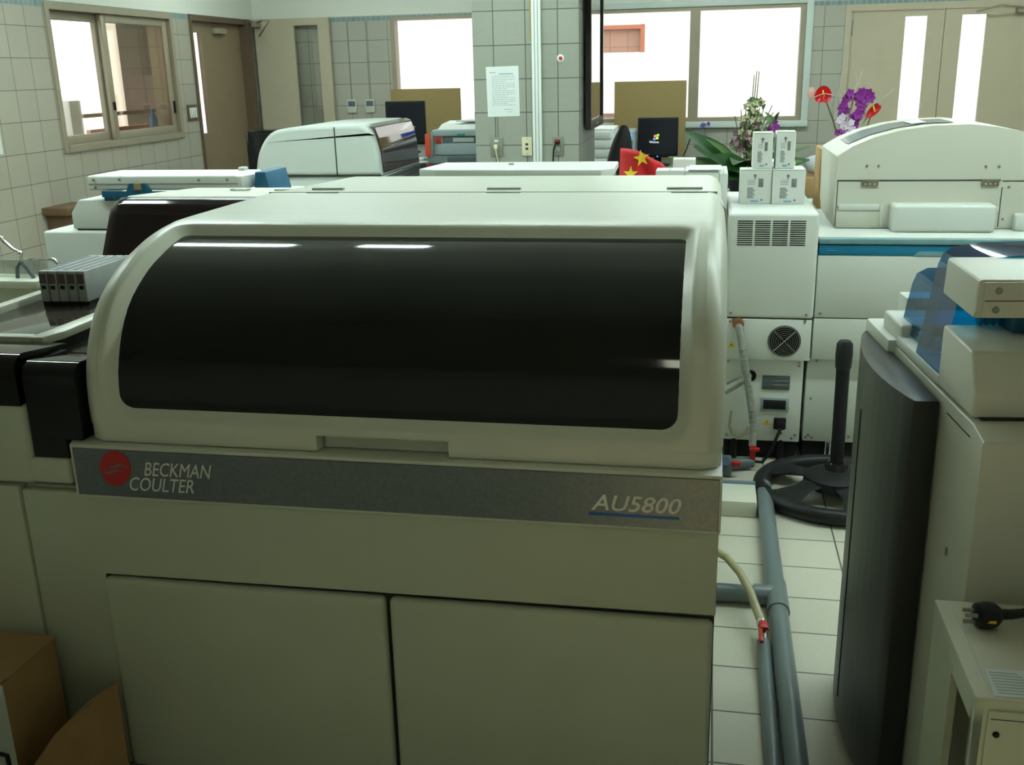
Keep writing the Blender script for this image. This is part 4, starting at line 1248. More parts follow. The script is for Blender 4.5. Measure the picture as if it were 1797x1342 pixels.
def offs(loop, k):
    out = []; n = len(loop)
    for i in range(n):
        a, c_ = loop[i - 1], loop[(i + 1) % n]
        tx, tz = c_[0] - a[0], c_[1] - a[1]; l = math.hypot(tx, tz) or 1
        out.append((loop[i][0] + tz / l * k, loop[i][1] - tx / l * k))
    return out
sgn = 1
lay = [(offs(hull, sgn * k), y) for k, y in ((.022, DY0), (.010, DY0 + .004), (.003, DY0 + .012), (0, DY0 + .024), (0, DY1 - .02), (.02, DY1))]
vv = [[b.bm.verts.new((x, y, z)) for x, z in L] for L, y in lay]
for A, D in zip(vv, vv[1:]):
    for i in range(len(A)): b.bm.faces.new((A[i], A[(i + 1) % len(A)], D[(i + 1) % len(A)], D[i]))
b.bm.faces.new(vv[0]); b.bm.faces.new(vv[-1][::-1])
hu = part('hood', b, greygreen, fh, angle=18)
part('seam', B().box(-2.237, -2.229, DY0 - .0015, DY0 + .002, .985, 1.275), seam, hu)
part('seam', B().box(-2.76, -1.955, DY0 - .002, DY0 + .5, .981, .986), seam, fh)
part('cabinet', B().box(-2.78, -1.95, DY0 + .005, DY1 + .2, .02, .982, .006), greygreen, fh)
# window on the hood's right side, following its curve
right = [(-2.030, 1.2895), (-1.998, 1.275), (-1.975, 1.215), (-1.9605, 1.13), (-1.953, 1.0)]
def rw(u, v):
    s = u * (len(right) - 1); i = min(len(right) - 2, int(s)); t = s - i
    return (right[i][0] * (1 - t) + right[i + 1][0] * t + .004, DY0 + .045 + (DY1 - DY0 - .09) * v, right[i][1] * (1 - t) + right[i + 1][1] * t)
part('window', B().grid(rw, 25, 4), rosegl, fh, angle=70)
part('sill', B().prism([(DY0 + .03, .955), (DY1 - .02, .965), (DY1 - .02, .985), (DY0 + .03, .975)], 'x', -1.955, -1.80), smokeacr, fh)
dk = thing('black_console', 'glossy black console standing behind the curved grey hood by the brown door', 'console', (-3.2, 7.4, 0))
part('body', B().box(-3.45, -2.95, 7.35, 7.6, .0, 1.19, .03, 4), blackgl, dk)
part('foot', B().box(-3.43, -2.97, 7.36, 7.59, 0, .03), black, dk)

# ------------------------------------------------------------------ on the column
nt_ = thing('paper_notice', 'white typed paper notice taped to the left part of the column', 'notice', (-1.277, CY0, 1.30))
part('sheet', B().prism([(-1.381, 1.603), (-1.176, 1.606), (-1.172, 1.306), (-1.376, 1.303)], 'y', CY0 - .0015, CY0 - .0002), paper, nt_)
b = B()
b.box(-1.36, -1.32, CY0 - .002, CY0 - .0012, 1.566, 1.571)
for k in range(17):
    w = .145 if k % 4 != 3 else .09
    xs = -1.345
    while xs < -1.345 + w:
        l = random.uniform(.008, .024)
        b.box(xs, min(xs + l, -1.2), CY0 - .002, CY0 - .0012, 1.545 - .0108 * k, 1.5485 - .0108 * k); xs += l + .005
b.box(-1.30, -1.21, CY0 - .002, CY0 - .0012, 1.556, 1.563)
b.box(-1.27, -1.215, CY0 - .002, CY0 - .0012, 1.345, 1.3485); b.box(-1.25, -1.22, CY0 - .002, CY0 - .0012, 1.33, 1.333)
part('typed_text', b, mat('notice_ink', (.33, .37, .38), .8, var=0), nt_)
def outlet(xc, zc, w, h, m, label, name='wall_outlet'):
    t = thing(name, label, 'wall outlet', (xc, CY0, zc - h / 2), 0, 'outlets on the column')
    part('plate', B().box(xc - w / 2, xc + w / 2, CY0 - .010, CY0 - .0003, zc - h / 2, zc + h / 2, .003), m, t)
    return t
o1 = outlet(-1.324, 1.119, .078, .115, plate, 'grey wall outlet below the paper notice on the column')
part('label_strip', B().box(-1.338, -1.312, CY0 - .0115, CY0 - .0095, 1.15, 1.162), paper, o1)
part('plug', B().box(-1.338, -1.314, CY0 - .035, CY0 - .0098, 1.105, 1.135, .005), cremeplate, o1)
b = B(); b.tube([(-1.326, CY0 - .03, 1.11), (-1.322, CY0 - .035, 1.08), (-1.316, CY0 - .02, 1.03), (-1.315, CY0 - .015, .9)], .004, 8); part('cord', b, cremeplate, o1)
o2 = outlet(-1.129, 1.120, .064, .116, cremeplate, 'cream wall outlet just left of the white trunking on the column')
for z in (1.133, 1.106): part('socket', B().box(-1.139, -1.121, CY0 - .0108, CY0 - .0098, z - .007, z + .007, .001), seam, o2)
for z in (1.165, 1.075): part('screw', B().cyl((-1.129, CY0 - .0095, z), (-1.129, CY0 - .0115, z), .004, seg=8), steel, o2)
o3 = outlet(-.932, 1.120, .070, .116, plate, 'grey wall outlet with black plug, right of the white trunking')
part('plug', B().box(-.95, -.918, CY0 - .04, CY0 - .0098, 1.13, 1.162, .006), black, o3)
part('plug_face', B().box(-.947, -.921, CY0 - .041, CY0 - .0398, 1.15, 1.160, .001), redplast, o3)
part('socket', B().box(-.94, -.92, CY0 - .0108, CY0 - .0098, 1.09, 1.115, .001), greybox, o3)
b = B(); b.tube([(-.945, CY0 - .035, 1.135), (-.955, CY0 - .04, 1.10), (-.962, CY0 - .02, 1.04), (-.965, CY0 - .012, .9)], .005, 8); part('cord', b, black, o3)
for cx_ in (-1.315, -1.12): single('wall_conduit', B().box(cx_ - .003, cx_ + .003, CY0 - .005, CY0 - .0003, .7, 1.061), plate, 'thin cable below the ' + ('grey outlet under the paper notice' if cx_ < -1.2 else 'cream outlet beside the white trunking'), 'cable')
single('wall_conduit', B().box(-1.319, -1.313, CY0 - .005, CY0 - .0003, 1.178, 1.300), plate, 'thin cable between the paper notice and the grey outlet', 'cable')
bt = thing('call_button', 'small white wall disc with red centre on the column', 'button', (-.912, CY0, 1.62))
part('disc', B().lathe([(.022, -.006), (.022, -.0003), (.020, -.0002)], (-.912, CY0, 1.645), 18, 'y'), boxwhite, bt)
part('button', B().lathe([(.010, -.013), (.0115, -.0062)], (-.912, CY0, 1.643), 14, 'y'), redplast, bt)
part('wire', B().box(-.916, -.914, CY0 - .003, CY0 - .0003, 1.60, 1.625), plate, bt)
tv = thing('television', 'thin black framed television on the right face of the column', 'television', (CX1 + .03, 7.0, 1.20))
part('bracket', B().box(CX1 + .0045, CX1 + .02, 6.85, 7.15, 1.5, 1.8), black, tv)
tvx = CX1 + .020
b = B()
wall_cells(b, 'x', tvx, tvx + .035, 6.62, 7.40, 1.205, 2.35, [(6.655, 7.365, 1.265, 2.315)])
b.box(tvx, tvx + .02, 6.655, 7.365, 1.265, 2.315)
part('frame', b, mat('tv_frame_black', (.012, .009, .010), .25), tv)
part('screen', B().box(tvx + .0205, tvx + .024, 6.656, 7.364, 1.266, 2.314), mat('tv_screen', (.015, .015, .018), .04, var=0, spec=1.0, coat=1.0), tv)
part('logo_strip', B().box(tvx + .0352, tvx + .0356, 6.98, 7.06, 1.225, 1.235), steel, tv)

# ------------------------------------------------------------------ back wall and left wall fittings
def controller(xc, label):
    t = thing('wall_thermostat', label, 'thermostat', (xc, YB, 1.215), 0, 'thermostats on the back wall')
    part('case', B().box(xc - .047, xc + .047, YB - .022, YB - .0003, 1.218, 1.342, .006), mat('thermo_case', (.56, .57, .49), .5) if 'thermo_case' not in MATS else MATS['thermo_case'], t)
    part('display', B().box(xc - .036, xc + .036, YB - .0235, YB - .0215, 1.278, 1.328, .002), greydk, t)
    part('conduit', B().box(xc - .003, xc + .003, YB - .006, YB - .0003, 1.342, 2.06), plate, t)
    return t
t0 = controller(-3.440, 'left one of two grey wall thermostats beside the window')
t1 = dup(t0, (.183, 0, 0), 'right one of two grey wall thermostats beside the window')
b = B(); b.box(XL + .0003, XL + .012, 8.30, 8.47, 1.225, 1.36, .003)
sw = thing('light_switch', 'brown switch plate with four white rockers between window and brown door', 'light switch', (XL, 8.385, 1.22))
part('plate', b, brownf, sw)
for k in range(4): part('rocker', B().box(XL + .0115, XL + .017, 8.325 + .033 * k, 8.347 + .033 * k, 1.25, 1.335, .003), boxwhite, sw)
bo = thing('water_bottle', 'small blue water bottle standing on the left window sill', 'bottle', (XL - .14, 7.93, 1.145))
b = B(); b.lathe([(.030, .0), (.033, .01), (.033, .06), (.030, .07), (.033, .08), (.032, .115), (.014, .15), (.013, .165)], (XL - .15, 8.0, 1.1455), 18)
part('bottle', b, bottleblue, bo)
part('cap', B().lathe([(.016, 0), (.016, .022), (.014, .024)], (XL - .15, 8.0, 1.3108), 14), mat('cap_blue', (.02, .12, .5), .4), bo)
part('label', B().lathe([(.0338, 0), (.0338, .03)], (XL - .15, 8.0, 1.165), 18), mat('bottle_label', (.45, .55, .45), .5), bo)
ob = thing('foam_box', 'white box outside the left window pane at the frame edge', 'box', (XL - .55, 7.2, -.15))
part('box', B().box(-5.06, -4.92, 7.42, 7.58, 1.16, 1.43, .01), white, ob)
part('stand', B().box(-5.05, -4.93, 7.43, 7.57, -.15, 1.16), greybox, ob)
hr = thing('outside_rail', 'dark horizontal rail outside the left window', 'rail', (-5.2, 7.9, -.15))
b = B(); b.box(-5.06, -5.02, 7.75, 9.2, 1.285, 1.315); b.box(-5.06, -5.02, 8.8, 8.84, -.15, 1.285)
part('bar', b, brownd, hr)
part('pink_panel', B().box(-5.15, -5.11, 7.95, 9.2, -.15, 1.18), extpink, hr)
ws = thing('wall_paper_sheet', 'white sheet on the left tiled wall at the frame edge', 'paper', (XL, 5.75, 1.14))
part('sheet', B().box(XL + .0003, XL + .0015, 5.62, 5.862, 1.145, 1.42), paper, ws)
wb_ = thing('wooden_wall_box', 'small brown wooden box on the left wall behind the white analyser', 'wall box', (XL + .06, 6.32, .45))
part('box', B().box(XL + .0003, XL + .13, 6.19, 6.44, .45, .715, .004), wood, wb_)
part('top', B().box(XL + .0003, XL + .19, 6.15, 6.50, .7151, .765, .004), wood, wb_)

# bench at the left edge with clear shield and chrome faucet
lb = thing('lab_bench', 'narrow cream bench at the left edge between the rack tray and white analyser', 'bench', (-3.3, 3.7, 0))
part('top', B().box(-4.35, -2.665, 3.62, 3.77, .775, .806, .005), cream, lb)
part('drawer_front', B().box(-4.3, -2.70, 3.64, 3.66, .70, .774, .004), cream2, lb)
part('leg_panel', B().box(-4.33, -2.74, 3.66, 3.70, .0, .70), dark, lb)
part('side_panel', B().box(-2.74, -2.70, 3.65, 3.76, .0, .774), cream2, lb)
sh = thing('clear_shield', 'clear acrylic shield with chrome rail standing on the narrow cream bench', 'shield', (-2.8, 3.72, .806))
part('sheet', B().box(-3.1, -2.675, 3.718, 3.724, .8062, .879, .002), clearacr, sh)
b = B(); b.tube([(-3.1, 3.715, .879), (-2.70, 3.715, .879), (-2.64, 3.715, .876), (-2.612, 3.715, .855), (-2.608, 3.715, .82)], .0035, 8)
part('chrome_rail', b, chrome, sh)
b = B(); b.tube([(-2.655, 3.713, .880), (-2.63, 3.712, .876), (-2.612, 3.712, .858), (-2.608, 3.713, .835)], .008, 10)
part('chrome_bend', b, chrome, sh)
fc = thing('faucet', 'chrome lab faucet with curved tube on the bench at the left edge', 'faucet', (-2.78, 3.68, .806))
b = B(); b.tube([(-2.90, 3.68, 1.03), (-2.86, 3.68, .99), (-2.826, 3.68, .958), (-2.79, 3.68, .925), (-2.762, 3.68, .912), (-2.757, 3.68, .87)], [.010, .011, .008, .0075, .007, .007], 10)
part('spout', b, chrome, fc)
b = B(); b.tube([(-2.79, 3.68, .8065), (-2.785, 3.68, .85), (-2.765, 3.68, .872), (-2.74, 3.68, .85), (-2.715, 3.68, .8065)], .008, 10)
part('base_hoop', b, greydk, fc)
for p in ((-2.838, 3.68, .968), (-2.762, 3.68, .908)): part('joint', B().ball(p, .014), chrome, fc)

# ------------------------------------------------------------------ desks along the back windows
def desk(x0, x1, ya, yb, z, label):
    t = thing('office_desk', label, 'desk', ((x0 + x1) / 2, ya, 0))
    part('top', B().box(x0, x1, ya, yb, z - .03, z, .004), deskm, t)
    for x in (x0 + .02, x1 - .05): part('leg_panel', B().box(x, x + .03, ya + .05, yb - .02, 0, z - .03), deskm, t)
    part('modesty_panel', B().box(x0 + .05, x1 - .05, yb - .12, yb - .10, .2, z - .03), deskm, t)
    return t
desk(-.755, 1.05, 8.25, 9.70, .76, 'grey office desk under the right hand window')
desk(-3.35, -1.50, 8.0, 9.70, .92, 'grey desk under the left hand window behind the curved hood')
def monitor(x, y, z, w, h, label, rot=0.0, logo=False):
    t = thing('computer_monitor', label, 'monitor', (x, y, z), rot)
    xf = Matrix.Translation((x, y, z)) @ Matrix.Rotation(rot, 4, 'Z')
    b = B(xf); b.box(-w / 2, w / 2, -.02, .03, .07, .07 + h, .006)
    s = part('housing', b, black, t)
    part('screen', B(xf).box(-w / 2 + .014, w / 2 - .014, -.0215, -.0195, .092, .07 + h - .014), navy, s)
    b = B(xf); b.box(-.03, .03, .03, .05, .02, .2); b.lathe([(.11, 0), (.11, .012), (.04, .02)], (0, .02, 0), 24)
    part('stand', b, black, t)
    part('power_light', B(xf).lathe([(.006, -.001), (.006, .001)], (0, -.0212, .080), 10, 'y'), blueglow, s)
    return t, s
m1, ms = monitor(-.440, 9.05, .7605, .345, .335, 'black monitor showing a coloured boot logo on the desk under the right window', 0, True)
my = 9.05 - .0222
for i, (cx_, cz_, col_) in enumerate(((-.462, 1.010, (.85, .18, .05)), (-.438, 1.017, (.30, .62, .08)), (-.468, .985, (.08, .25, .8)), (-.444, .992, (.9, .65, .05)))):
    em_ = mat('logo_pane_%d' % i, col_, .5, var=0, emit=(col_, 1.2))
    w = B()
    top = [(cx_ + .010 * (2 * k / 8 - 1), cz_ + .010 + .003 * math.sin(PI * k / 8)) for k in range(9)]
    bot = [(x - .003, z - .019) for x, z in top]
    w.prism(top + bot[::-1], 'y', my - .0006, my + .0006)
    part('logo_pane', w, em_, ms)
part('screen_lettering', text_b('Windows', width=.082, height=.019, x=-.512, y=my, z=.953), mat('screen_white', (.8, .8, .8), .5, var=0, emit=((.9, .9, .9), .9)), ms)
monitor(-2.55, 8.6, .9205, .34, .36, 'black unlit monitor in front of the left window board', .1)
kb = thing('computer_keyboard', 'black keyboard lying in front of the boot logo monitor', 'keyboard', (-.43, 8.6, .7605))
part('base', B().box(-.62, -.20, 8.52, 8.68, .7605, .778, .004), black, kb)
for r_ in range(5):
    part('key_row', B().box(-.61, -.21, 8.53 + .028 * r_, 8.553 + .028 * r_, .778, .786, .002), greydk, kb)
ct_ = thing('computer_tower', 'silver computer tower with blue light left of the boot logo monitor', 'computer', (-.70, 9.0, .7605))
part('case', B().box(-.735, -.625, 8.85, 9.25, .7605, 1.07, .02, 3), greybox, ct_)
part('power_light', B().lathe([(.016, -.004), (.016, .0)], (-.668, 8.849, 1.03), 12, 'y'), blueglow, ct_)
part('front_panel', B().box(-.72, -.64, 8.845, 8.851, .80, .99, .003), greydk, ct_)
dr_ = thing('drawer_cabinet', 'white desktop cabinet of five drawers beside the column', 'drawer cabinet', (-.92, 8.4, 0))
part('shell', B().box(-1.20, -.765, 8.42, 8.9, .0, 1.115, .012, 3), white, dr_)
for k in range(5):
    d_ = part('drawer', B().box(-1.18, -.785, 8.408, 8.425, .74 + .072 * k, .805 + .072 * k, .004), white, dr_)
    part('drawer_pull', B().box(-1.02, -.95, 8.402, 8.409, .765 + .072 * k, .777 + .072 * k, .002), greydk, d_)
oc_ = thing('office_chair', 'black office chair with rounded back left of the red flag', 'chair', (-.62, 7.55, 0))
b = B()
def chb(u, v):
    a = (u - .5) * 1.5
    w = .122 * (math.sin(PI * (.12 + .83 * v)) ** .5)
    return (-.675 + .34 * (v * .22 - .02) + w * math.sin(a) * 1.1, 7.55 - .12 * math.cos(a) * .9 + .03 * v, .64 + .55 * v - .03 * (abs(u - .5) * 2) ** 2)
b.grid(chb, 17, 17); b.solidify(.045)
part('backrest', b, vinyl, oc_, angle=60)
part('seat', B().box(-.88, -.44, 7.40, 7.86, .44, .51, .03, 3), vinyl, oc_)
part('column', B().cyl((-.66, 7.65, .06), (-.66, 7.65, .44), .03), black, oc_)
for k in range(5):
    a = 2 * PI * k / 5 + .3
    part('leg', B().tube([(-.66, 7.65, .09), (-.66 + .28 * math.cos(a), 7.65 + .28 * math.sin(a), .05)], [.025, .016], 8), black, oc_)
    part('castor', B().ball((-.66 + .28 * math.cos(a), 7.65 + .28 * math.sin(a), .026), .026), black, oc_)
part('back_post', B().box(-.69, -.63, 7.66, 7.70, .46, .72), black, oc_)
# brown boards standing in the windows
single('brown_board', B().box(-3.005, -2.325, 9.66, 9.69, .921, 1.432, .003), corkm, 'brown board standing in the left window behind the unlit monitor', 'board', 'brown boards in the windows')
single('brown_board', B().box(-.872, -.222, 9.66, 9.69, .761, 1.458, .003), corkm, 'brown board standing in the right window behind the boot logo monitor', 'board', 'brown boards in the windows')
# printer with folders on the left desk
pr_ = thing('desktop_printer', 'grey desktop printer with paper on top, left of the column', 'printer', (-1.75, 7.6, 0))
PXa, PXb, PYa, PYb = -2.07, -1.44, 7.60, 8.0
part('cabinet', B().box(PXa - .02, PXb, PYa - .05, PYb, .0, .975, .005), deskm, pr_)
part('body', B().box(PXa + .02, PXb, PYa, PYb, .9755, 1.065, .012, 3), greybox, pr_)
part('paper_slot', B().box(PXa + .09, PXb, PYa + .02, PYb, 1.065, 1.115), greydk, pr_)
part('upper_unit', B().box(PXa + .01, PXb, PYa - .005, PYb, 1.115, 1.165, .012, 3), greybox, pr_)
b = B(); b.prism([(PYa + .02, 1.165), (PYb, 1.165), (PYb, 1.215), (PYa + .15, 1.20)], 'x', PXa + .05, PXb, .008)
part('scanner_lid', b, white, pr_)
part('side_arm', B().box(PXa + .005, PXa + .025, PYa - .01, PYa + .02, .976, 1.15, .004), greybox, pr_)
part('green_badge', B().box(-1.86, -1.80, PYa - .008, PYa - .004, 1.118, 1.135), mat('badge_teal', (.02, .25, .22), .4), pr_)
part('name_plate', B().box(-1.90, -1.74, PYa + .014, PYa + .021, 1.075, 1.105), greygreen, pr_)
part('dark_base', B().box(-1.93, -1.60, PYa - .056, PYa - .049, .93, .97, .004), greydk, pr_)
single('printer_paper', B().prism([(-1.90, 7.74), (-1.45, 7.72), (-1.45, 7.95), (-1.84, 7.95)], 'z', 1.2155, 1.225), paper, 'white paper sheets lying on the grey printer', 'paper')
rf_ = single('red_folder', B().box(-2.095, -2.055, 7.53, 7.545, .976, 1.14, .002), mat('folder_orange', (.62, .07, .02), .5), 'orange red folder standing against the left side of the printer', 'folder')
single('red_folder', B().box(-2.028, -1.985, 7.586, 7.5945, 1.068, 1.112, .002), redplast, 'small red folder edge in the printer slot', 'folder')
bb = thing('blue_tray', 'bright blue tray on the printer beside the column', 'tray', (-1.62, 8.1, 1.2))
part('tray', B().box(-1.82, -1.5, 8.02, 8.25, 1.215, 1.275, .006), mat('bright_blue', (.02, .12, .75), .4), bb)
for k in range(4): part('pen', B().cyl((-1.76 + .05 * k, 8.1, 1.275), (-1.755 + .05 * k, 8.1, 1.315), .008, seg=8), black, bb)
part('stand', B().box(-1.80, -1.52, 8.04, 8.23, .921, 1.2145), greydk, bb)
pw = single('paper_heap', B().prism([(-2.25, 7.50), (-2.12, 7.45), (-2.10, 7.58), (-2.22, 7.62)], 'z', .922, .965, .01, 2), paper, 'white crumpled paper between the curved hood and the printer', 'paper')
single('side_table', B().box(-2.75, -2.09, 7.40, 7.99, .0, .921, .004), black, 'dark low cabinet between the curved hood and the printer', 'cabinet')

# ------------------------------------------------------------------ red flag bundle with yellow stars
fl = thing('red_flag', 'red flag with yellow stars draped over a bundle behind the hood', 'flag', (-.28, 4.42, .965))
FX0, FX1 = -.376, -.174
def flag_top(x):
    t = (x - FX0) / (FX1 - FX0)
    return .965 + (.283 + .012 * math.sin(t * 5)) * (1 - .0 * t) - .050 * t - .03 * max(0, t - .82) * 5 * (t - .82) / .18
def flag_front(x, z):
    t = (x - FX0) / (FX1 - FX0); s = (z - .965) / .28
    return 4.36 + .05 * s * s + .010 * math.sin(18 * t + 6 * s) * (1 - .4 * s) + .05 * (2 * t - 1) ** 4 + .012 * math.sin(9 * s + 4 * t)
def flag_pt(u, v):
    x = FX0 + (FX1 - FX0) * u
    zt = flag_top(x)
    if v < .6:
        z = .965 + (zt - .015 - .965) * v / .6
        return (x, flag_front(x, z), z)
    if v < .75:
        a = (v - .6) / .15 * PI / 2
        y = flag_front(x, zt - .015)
        return (x, y + .03 * (1 - math.cos(a)), zt - .015 + .015 * math.sin(a))
    t = (v - .75) / .25
    y = flag_front(x, zt - .015) + .03
    return (x, y + .12 * t, zt - .05 * t * t)
b = B(); b.grid(flag_pt, 30, 40)
b.solidify(.003)
part('cloth', b, flagred, fl, angle=60)
part('bundle', B().box(FX0 + .03, FX1 - .03, 4.50, 4.60, .966, 1.10, .02, 3), flagred, fl)
def star(cx_, cz_, R_, rot, zmin=None):
    b = B()
    ring = []
    for k in range(10):
        a = rot + PI / 2 + PI * k / 5
        r_ = R_ if k % 2 == 0 else R_ * .40
        ring.append((cx_ + r_ * math.cos(a), cz_ + r_ * math.sin(a)))
    layers = []
    for s in (1.0, .66, .33):
        layers.append([(cx_ + (p[0] - cx_) * s, cz_ + (p[1] - cz_) * s) for p in ring])
    vv = [[b.bm.verts.new((x, flag_front(x, z) - .005, z)) for x, z in L] for L in layers]
    c_ = b.bm.verts.new((cx_, flag_front(cx_, cz_) - .005, cz_))
    for A, D in zip(vv, vv[1:]):
        for k in range(10): b.bm.faces.new((A[k], A[(k + 1) % 10], D[(k + 1) % 10], D[k]))
    for k in range(10): b.bm.faces.new((vv[-1][k], vv[-1][(k + 1) % 10], c_))
    return part('star', b, flagyel, fl, angle=80)
star(-.280, 1.213, .036, .18)
star(-.325, 1.148, .034, .02)

# ------------------------------------------------------------------ leafy arrangement in a dark pot
ap = thing('potted_arrangement', 'tall dried flower arrangement with big dark leaves in a dark pot', 'flower arrangement', (.20, 6.6, 0))
AXc, AYc, AZ = .235, 6.6, .80
st_ = thing('plant_cabinet', 'dark cabinet carrying the leafy flower arrangement', 'cabinet', (.25, 6.6, 0))
part('body', B().box(-.25, .62, 6.35, 6.95, 0, .775, .004), mat('cabinet_grey', (.05, .055, .055), .5), st_)
part('top', B().box(-.27, .64, 6.33, 6.97, .775, .7995, .003), deskm, st_)
part('pot', B().lathe([(.06, 0), (.10, .02), (.12, .12), (.11, .15), (.10, .15), (.09, .12)], (AXc, AYc, AZ), 24), potm, ap)
rnd = random.Random(4)
b = B()
for (tx, ty, tz, w, sag) in ((-.155, 6.35, 1.205, .055, .05), (-.22, 6.45, 1.02, .05, .04), (.05, 6.25, 1.00, .06, .05), (.14, 6.2, 1.02, .065, .05), (.52, 6.55, 1.215, .035, .05), (.50, 6.4, 1.07, .05, .04),
                             (-.10, 6.9, 1.08, .05, .05), (.36, 6.25, .98, .06, .04), (.0, 6.3, 1.06, .06, .03), (.45, 6.75, 1.14, .03, .05), (-.16, 6.3, .95, .05, .03), (.28, 6.2, .96, .05, .04), (.60, 6.5, 1.02, .04, .04), (-.02, 6.2, .93, .05, .03)):
    b.leaf((AXc + rnd.uniform(-.04, .04), AYc + rnd.uniform(-.04, .04), AZ + .12), (tx, ty, tz), w, sag, up=(rnd.uniform(-.3, .3), -1.0, .55), n=10, fold=.25)
part('big_leaves', b, leafm, ap, angle=60)
b = B()
for (tx, ty, tz, w, sag) in ((-.24, 6.4, 1.00, .04, .03), (-.19, 6.3, .955, .035, .02), (-.25, 6.5, 1.045, .022, .03), (-.02, 6.35, 1.16, .022, .03), (.55, 6.4, 1.02, .03, .03), (.60, 6.5, 1.10, .018, .03), (.52, 6.6, 1.19, .018, .04)):
    b.leaf((AXc, AYc - .05, AZ + .14), (tx, ty, tz), w, sag, up=(rnd.uniform(-.3, .3), -1.0, .6), n=10, fold=.25)
part('pale_leaves', b, leaf2, ap, angle=60)
b = B()
for k in range(26):
    a = rnd.uniform(0, 2 * PI); r_ = rnd.uniform(.05, .16); z = rnd.uniform(.95, 1.24)
    p = Vector((AXc + .02 + r_ * math.cos(a), AYc + r_ * math.sin(a), z))
    b.leaf(p, p + Vector((rnd.uniform(-.06, .06), rnd.uniform(-.05, .05), rnd.uniform(.0, .08))), .014, .01, up=(rnd.uniform(-1, 1), -1, .3), n=5)
part('small_leaves', b, leaf2, ap, angle=60)
b = B()
for dx, h in ((-.012, 1.52), (.002, 1.545), (.016, 1.54), (.008, 1.40), (-.02, 1.36)):
    b.tube([(AXc + dx, AYc, AZ + .12), (AXc + .015 + dx * .8, AYc, 1.2), (AXc + .03 + dx, AYc, h)], [.005, .004, .0025], 6)
for k in range(34):
    a = rnd.uniform(0, 2 * PI); r_ = rnd.uniform(.02, .13); h = rnd.uniform(1.1, 1.34)
    b.tube([(AXc + .01, AYc, AZ + .12), (AXc + .5 * r_ * math.cos(a), AYc + .5 * r_ * math.sin(a), (h + AZ) / 2 + .1), (AXc + .02 + r_ * math.cos(a), AYc + r_ * math.sin(a), h)], .003, 5)
part('stems', b, stemm, ap)
def blossoms(n, cx_, cy_, zr, rr, size, seed):
    rn_ = random.Random(seed); b = B()
    for k in range(n):
        a = rn_.uniform(0, 2 * PI); t = rn_.random(); z = zr[0] + (zr[1] - zr[0]) * t
        r_ = (rr[0] * (1 - t) + rr[1] * t) * math.sqrt(rn_.random())
        c_ = Vector((cx_ + r_ * math.cos(a), cy_ + r_ * math.sin(a), z))
        for q in range(5):
            f_ = 2 * PI * q / 5 + rn_.random()
            dv = Vector((math.cos(f_), rn_.uniform(-.6, .1), math.sin(f_))) * size * rn_.uniform(.7, 1.2)
            b.leaf(c_, c_ + dv, size * .38, size * .1, up=(0, -1, .2), n=3)
    return b
part('cream_blossoms', blossoms(60, AXc + .02, AYc, (.98, 1.36), (.17, .05), .024, 3), creamfl, ap, angle=80)
part('mauve_blossoms', blossoms(34, AXc - .01, AYc - .03, (.96, 1.24), (.17, .10), .022, 5), mauvefl, ap, angle=80)
part('purple_blossoms', blossoms(7, AXc + .145, AYc - .02, (1.19, 1.25), (.03, .02), .024, 6), purple, ap, angle=80)
part('green_foliage', blossoms(46, AXc + .03, AYc, (1.05, 1.38), (.12, .04), .02, 8), leaf2, ap, angle=80)
# violet item hanging under the window sill behind the leaves
single('violet_bow', blossoms(3, -.045, 9.72, (1.055, 1.07), (.03, .03), .024, 11).solidify(.004), mat('violet', (.16, .10, .45), .6), 'small violet bow on the window sill above the leafy arrangement', 'bow')
dm = thing('desk_clutter_box', 'small black device on the desk between keyboard and leaves', 'device', (-.02, 8.7, .7605))
part('body', B().box(-.08, .03, 8.62, 8.74, .7605, .83, .008), black, dm)
b = B(); b.tube([(-.25, 9.2, .765), (-.20, 9.25, .88), (-.16, 9.35, 1.0), (-.15, 9.5, 1.03)], .006, 8); b.tube([(-.25, 9.2, .765), (-.1, 9.1, .79), (-.02, 8.75, .80)], .006, 8)
single('desk_cable', b, black, 'black cable rising behind the boot logo monitor to the sill', 'cable')
# white bag and brown cartons right of the plant
single('white_bag', B().ball((.66, 6.7, .975), .07, 1.25, .8, .85, 2), mat('bag_white', (.60, .66, .72), .6, var=.08), 'white plastic bag on the brown cartons behind the reagent cartons', 'bag')
single('brown_carton', B().box(.46, .80, 6.5, 6.9, .80, .912, .003), carton, 'flat brown carton under the white bag behind the reagent cartons', 'carton', 'brown cartons by the arched hood')
single('cabinet_low', B().box(.65, 1.5, 6.4, 7.0, 0, .799, .004), deskm, 'grey low cabinet behind the arched hood', 'cabinet')
bc = thing('brown_carton', 'tall brown carton wedged beside the left end of the arched hood', 'carton', (.45, 4.95, 0), 0, 'brown cartons by the arched hood')
part('carton', B().box(.50, .565, 4.92, 5.15, .935, 1.205, .003), carton, bc)
part('base', B().box(.12, .58, 4.905, 5.3, 0, .9345, .004), white2, bc)
single('white_carton', B().box(.33, .43, 4.92, 5.05, .935, 1.04, .003), boxwhite, 'white carton with faint print behind the cooling unit, right of the reagent cartons', 'carton', 'white cartons behind the cooling unit')
single('white_carton', B().box(.28, .405, 5.08, 5.25, .935, 1.135, .003), boxwhite, 'taller white carton in shade behind the reagent cartons', 'carton', 'white cartons behind the cooling unit')

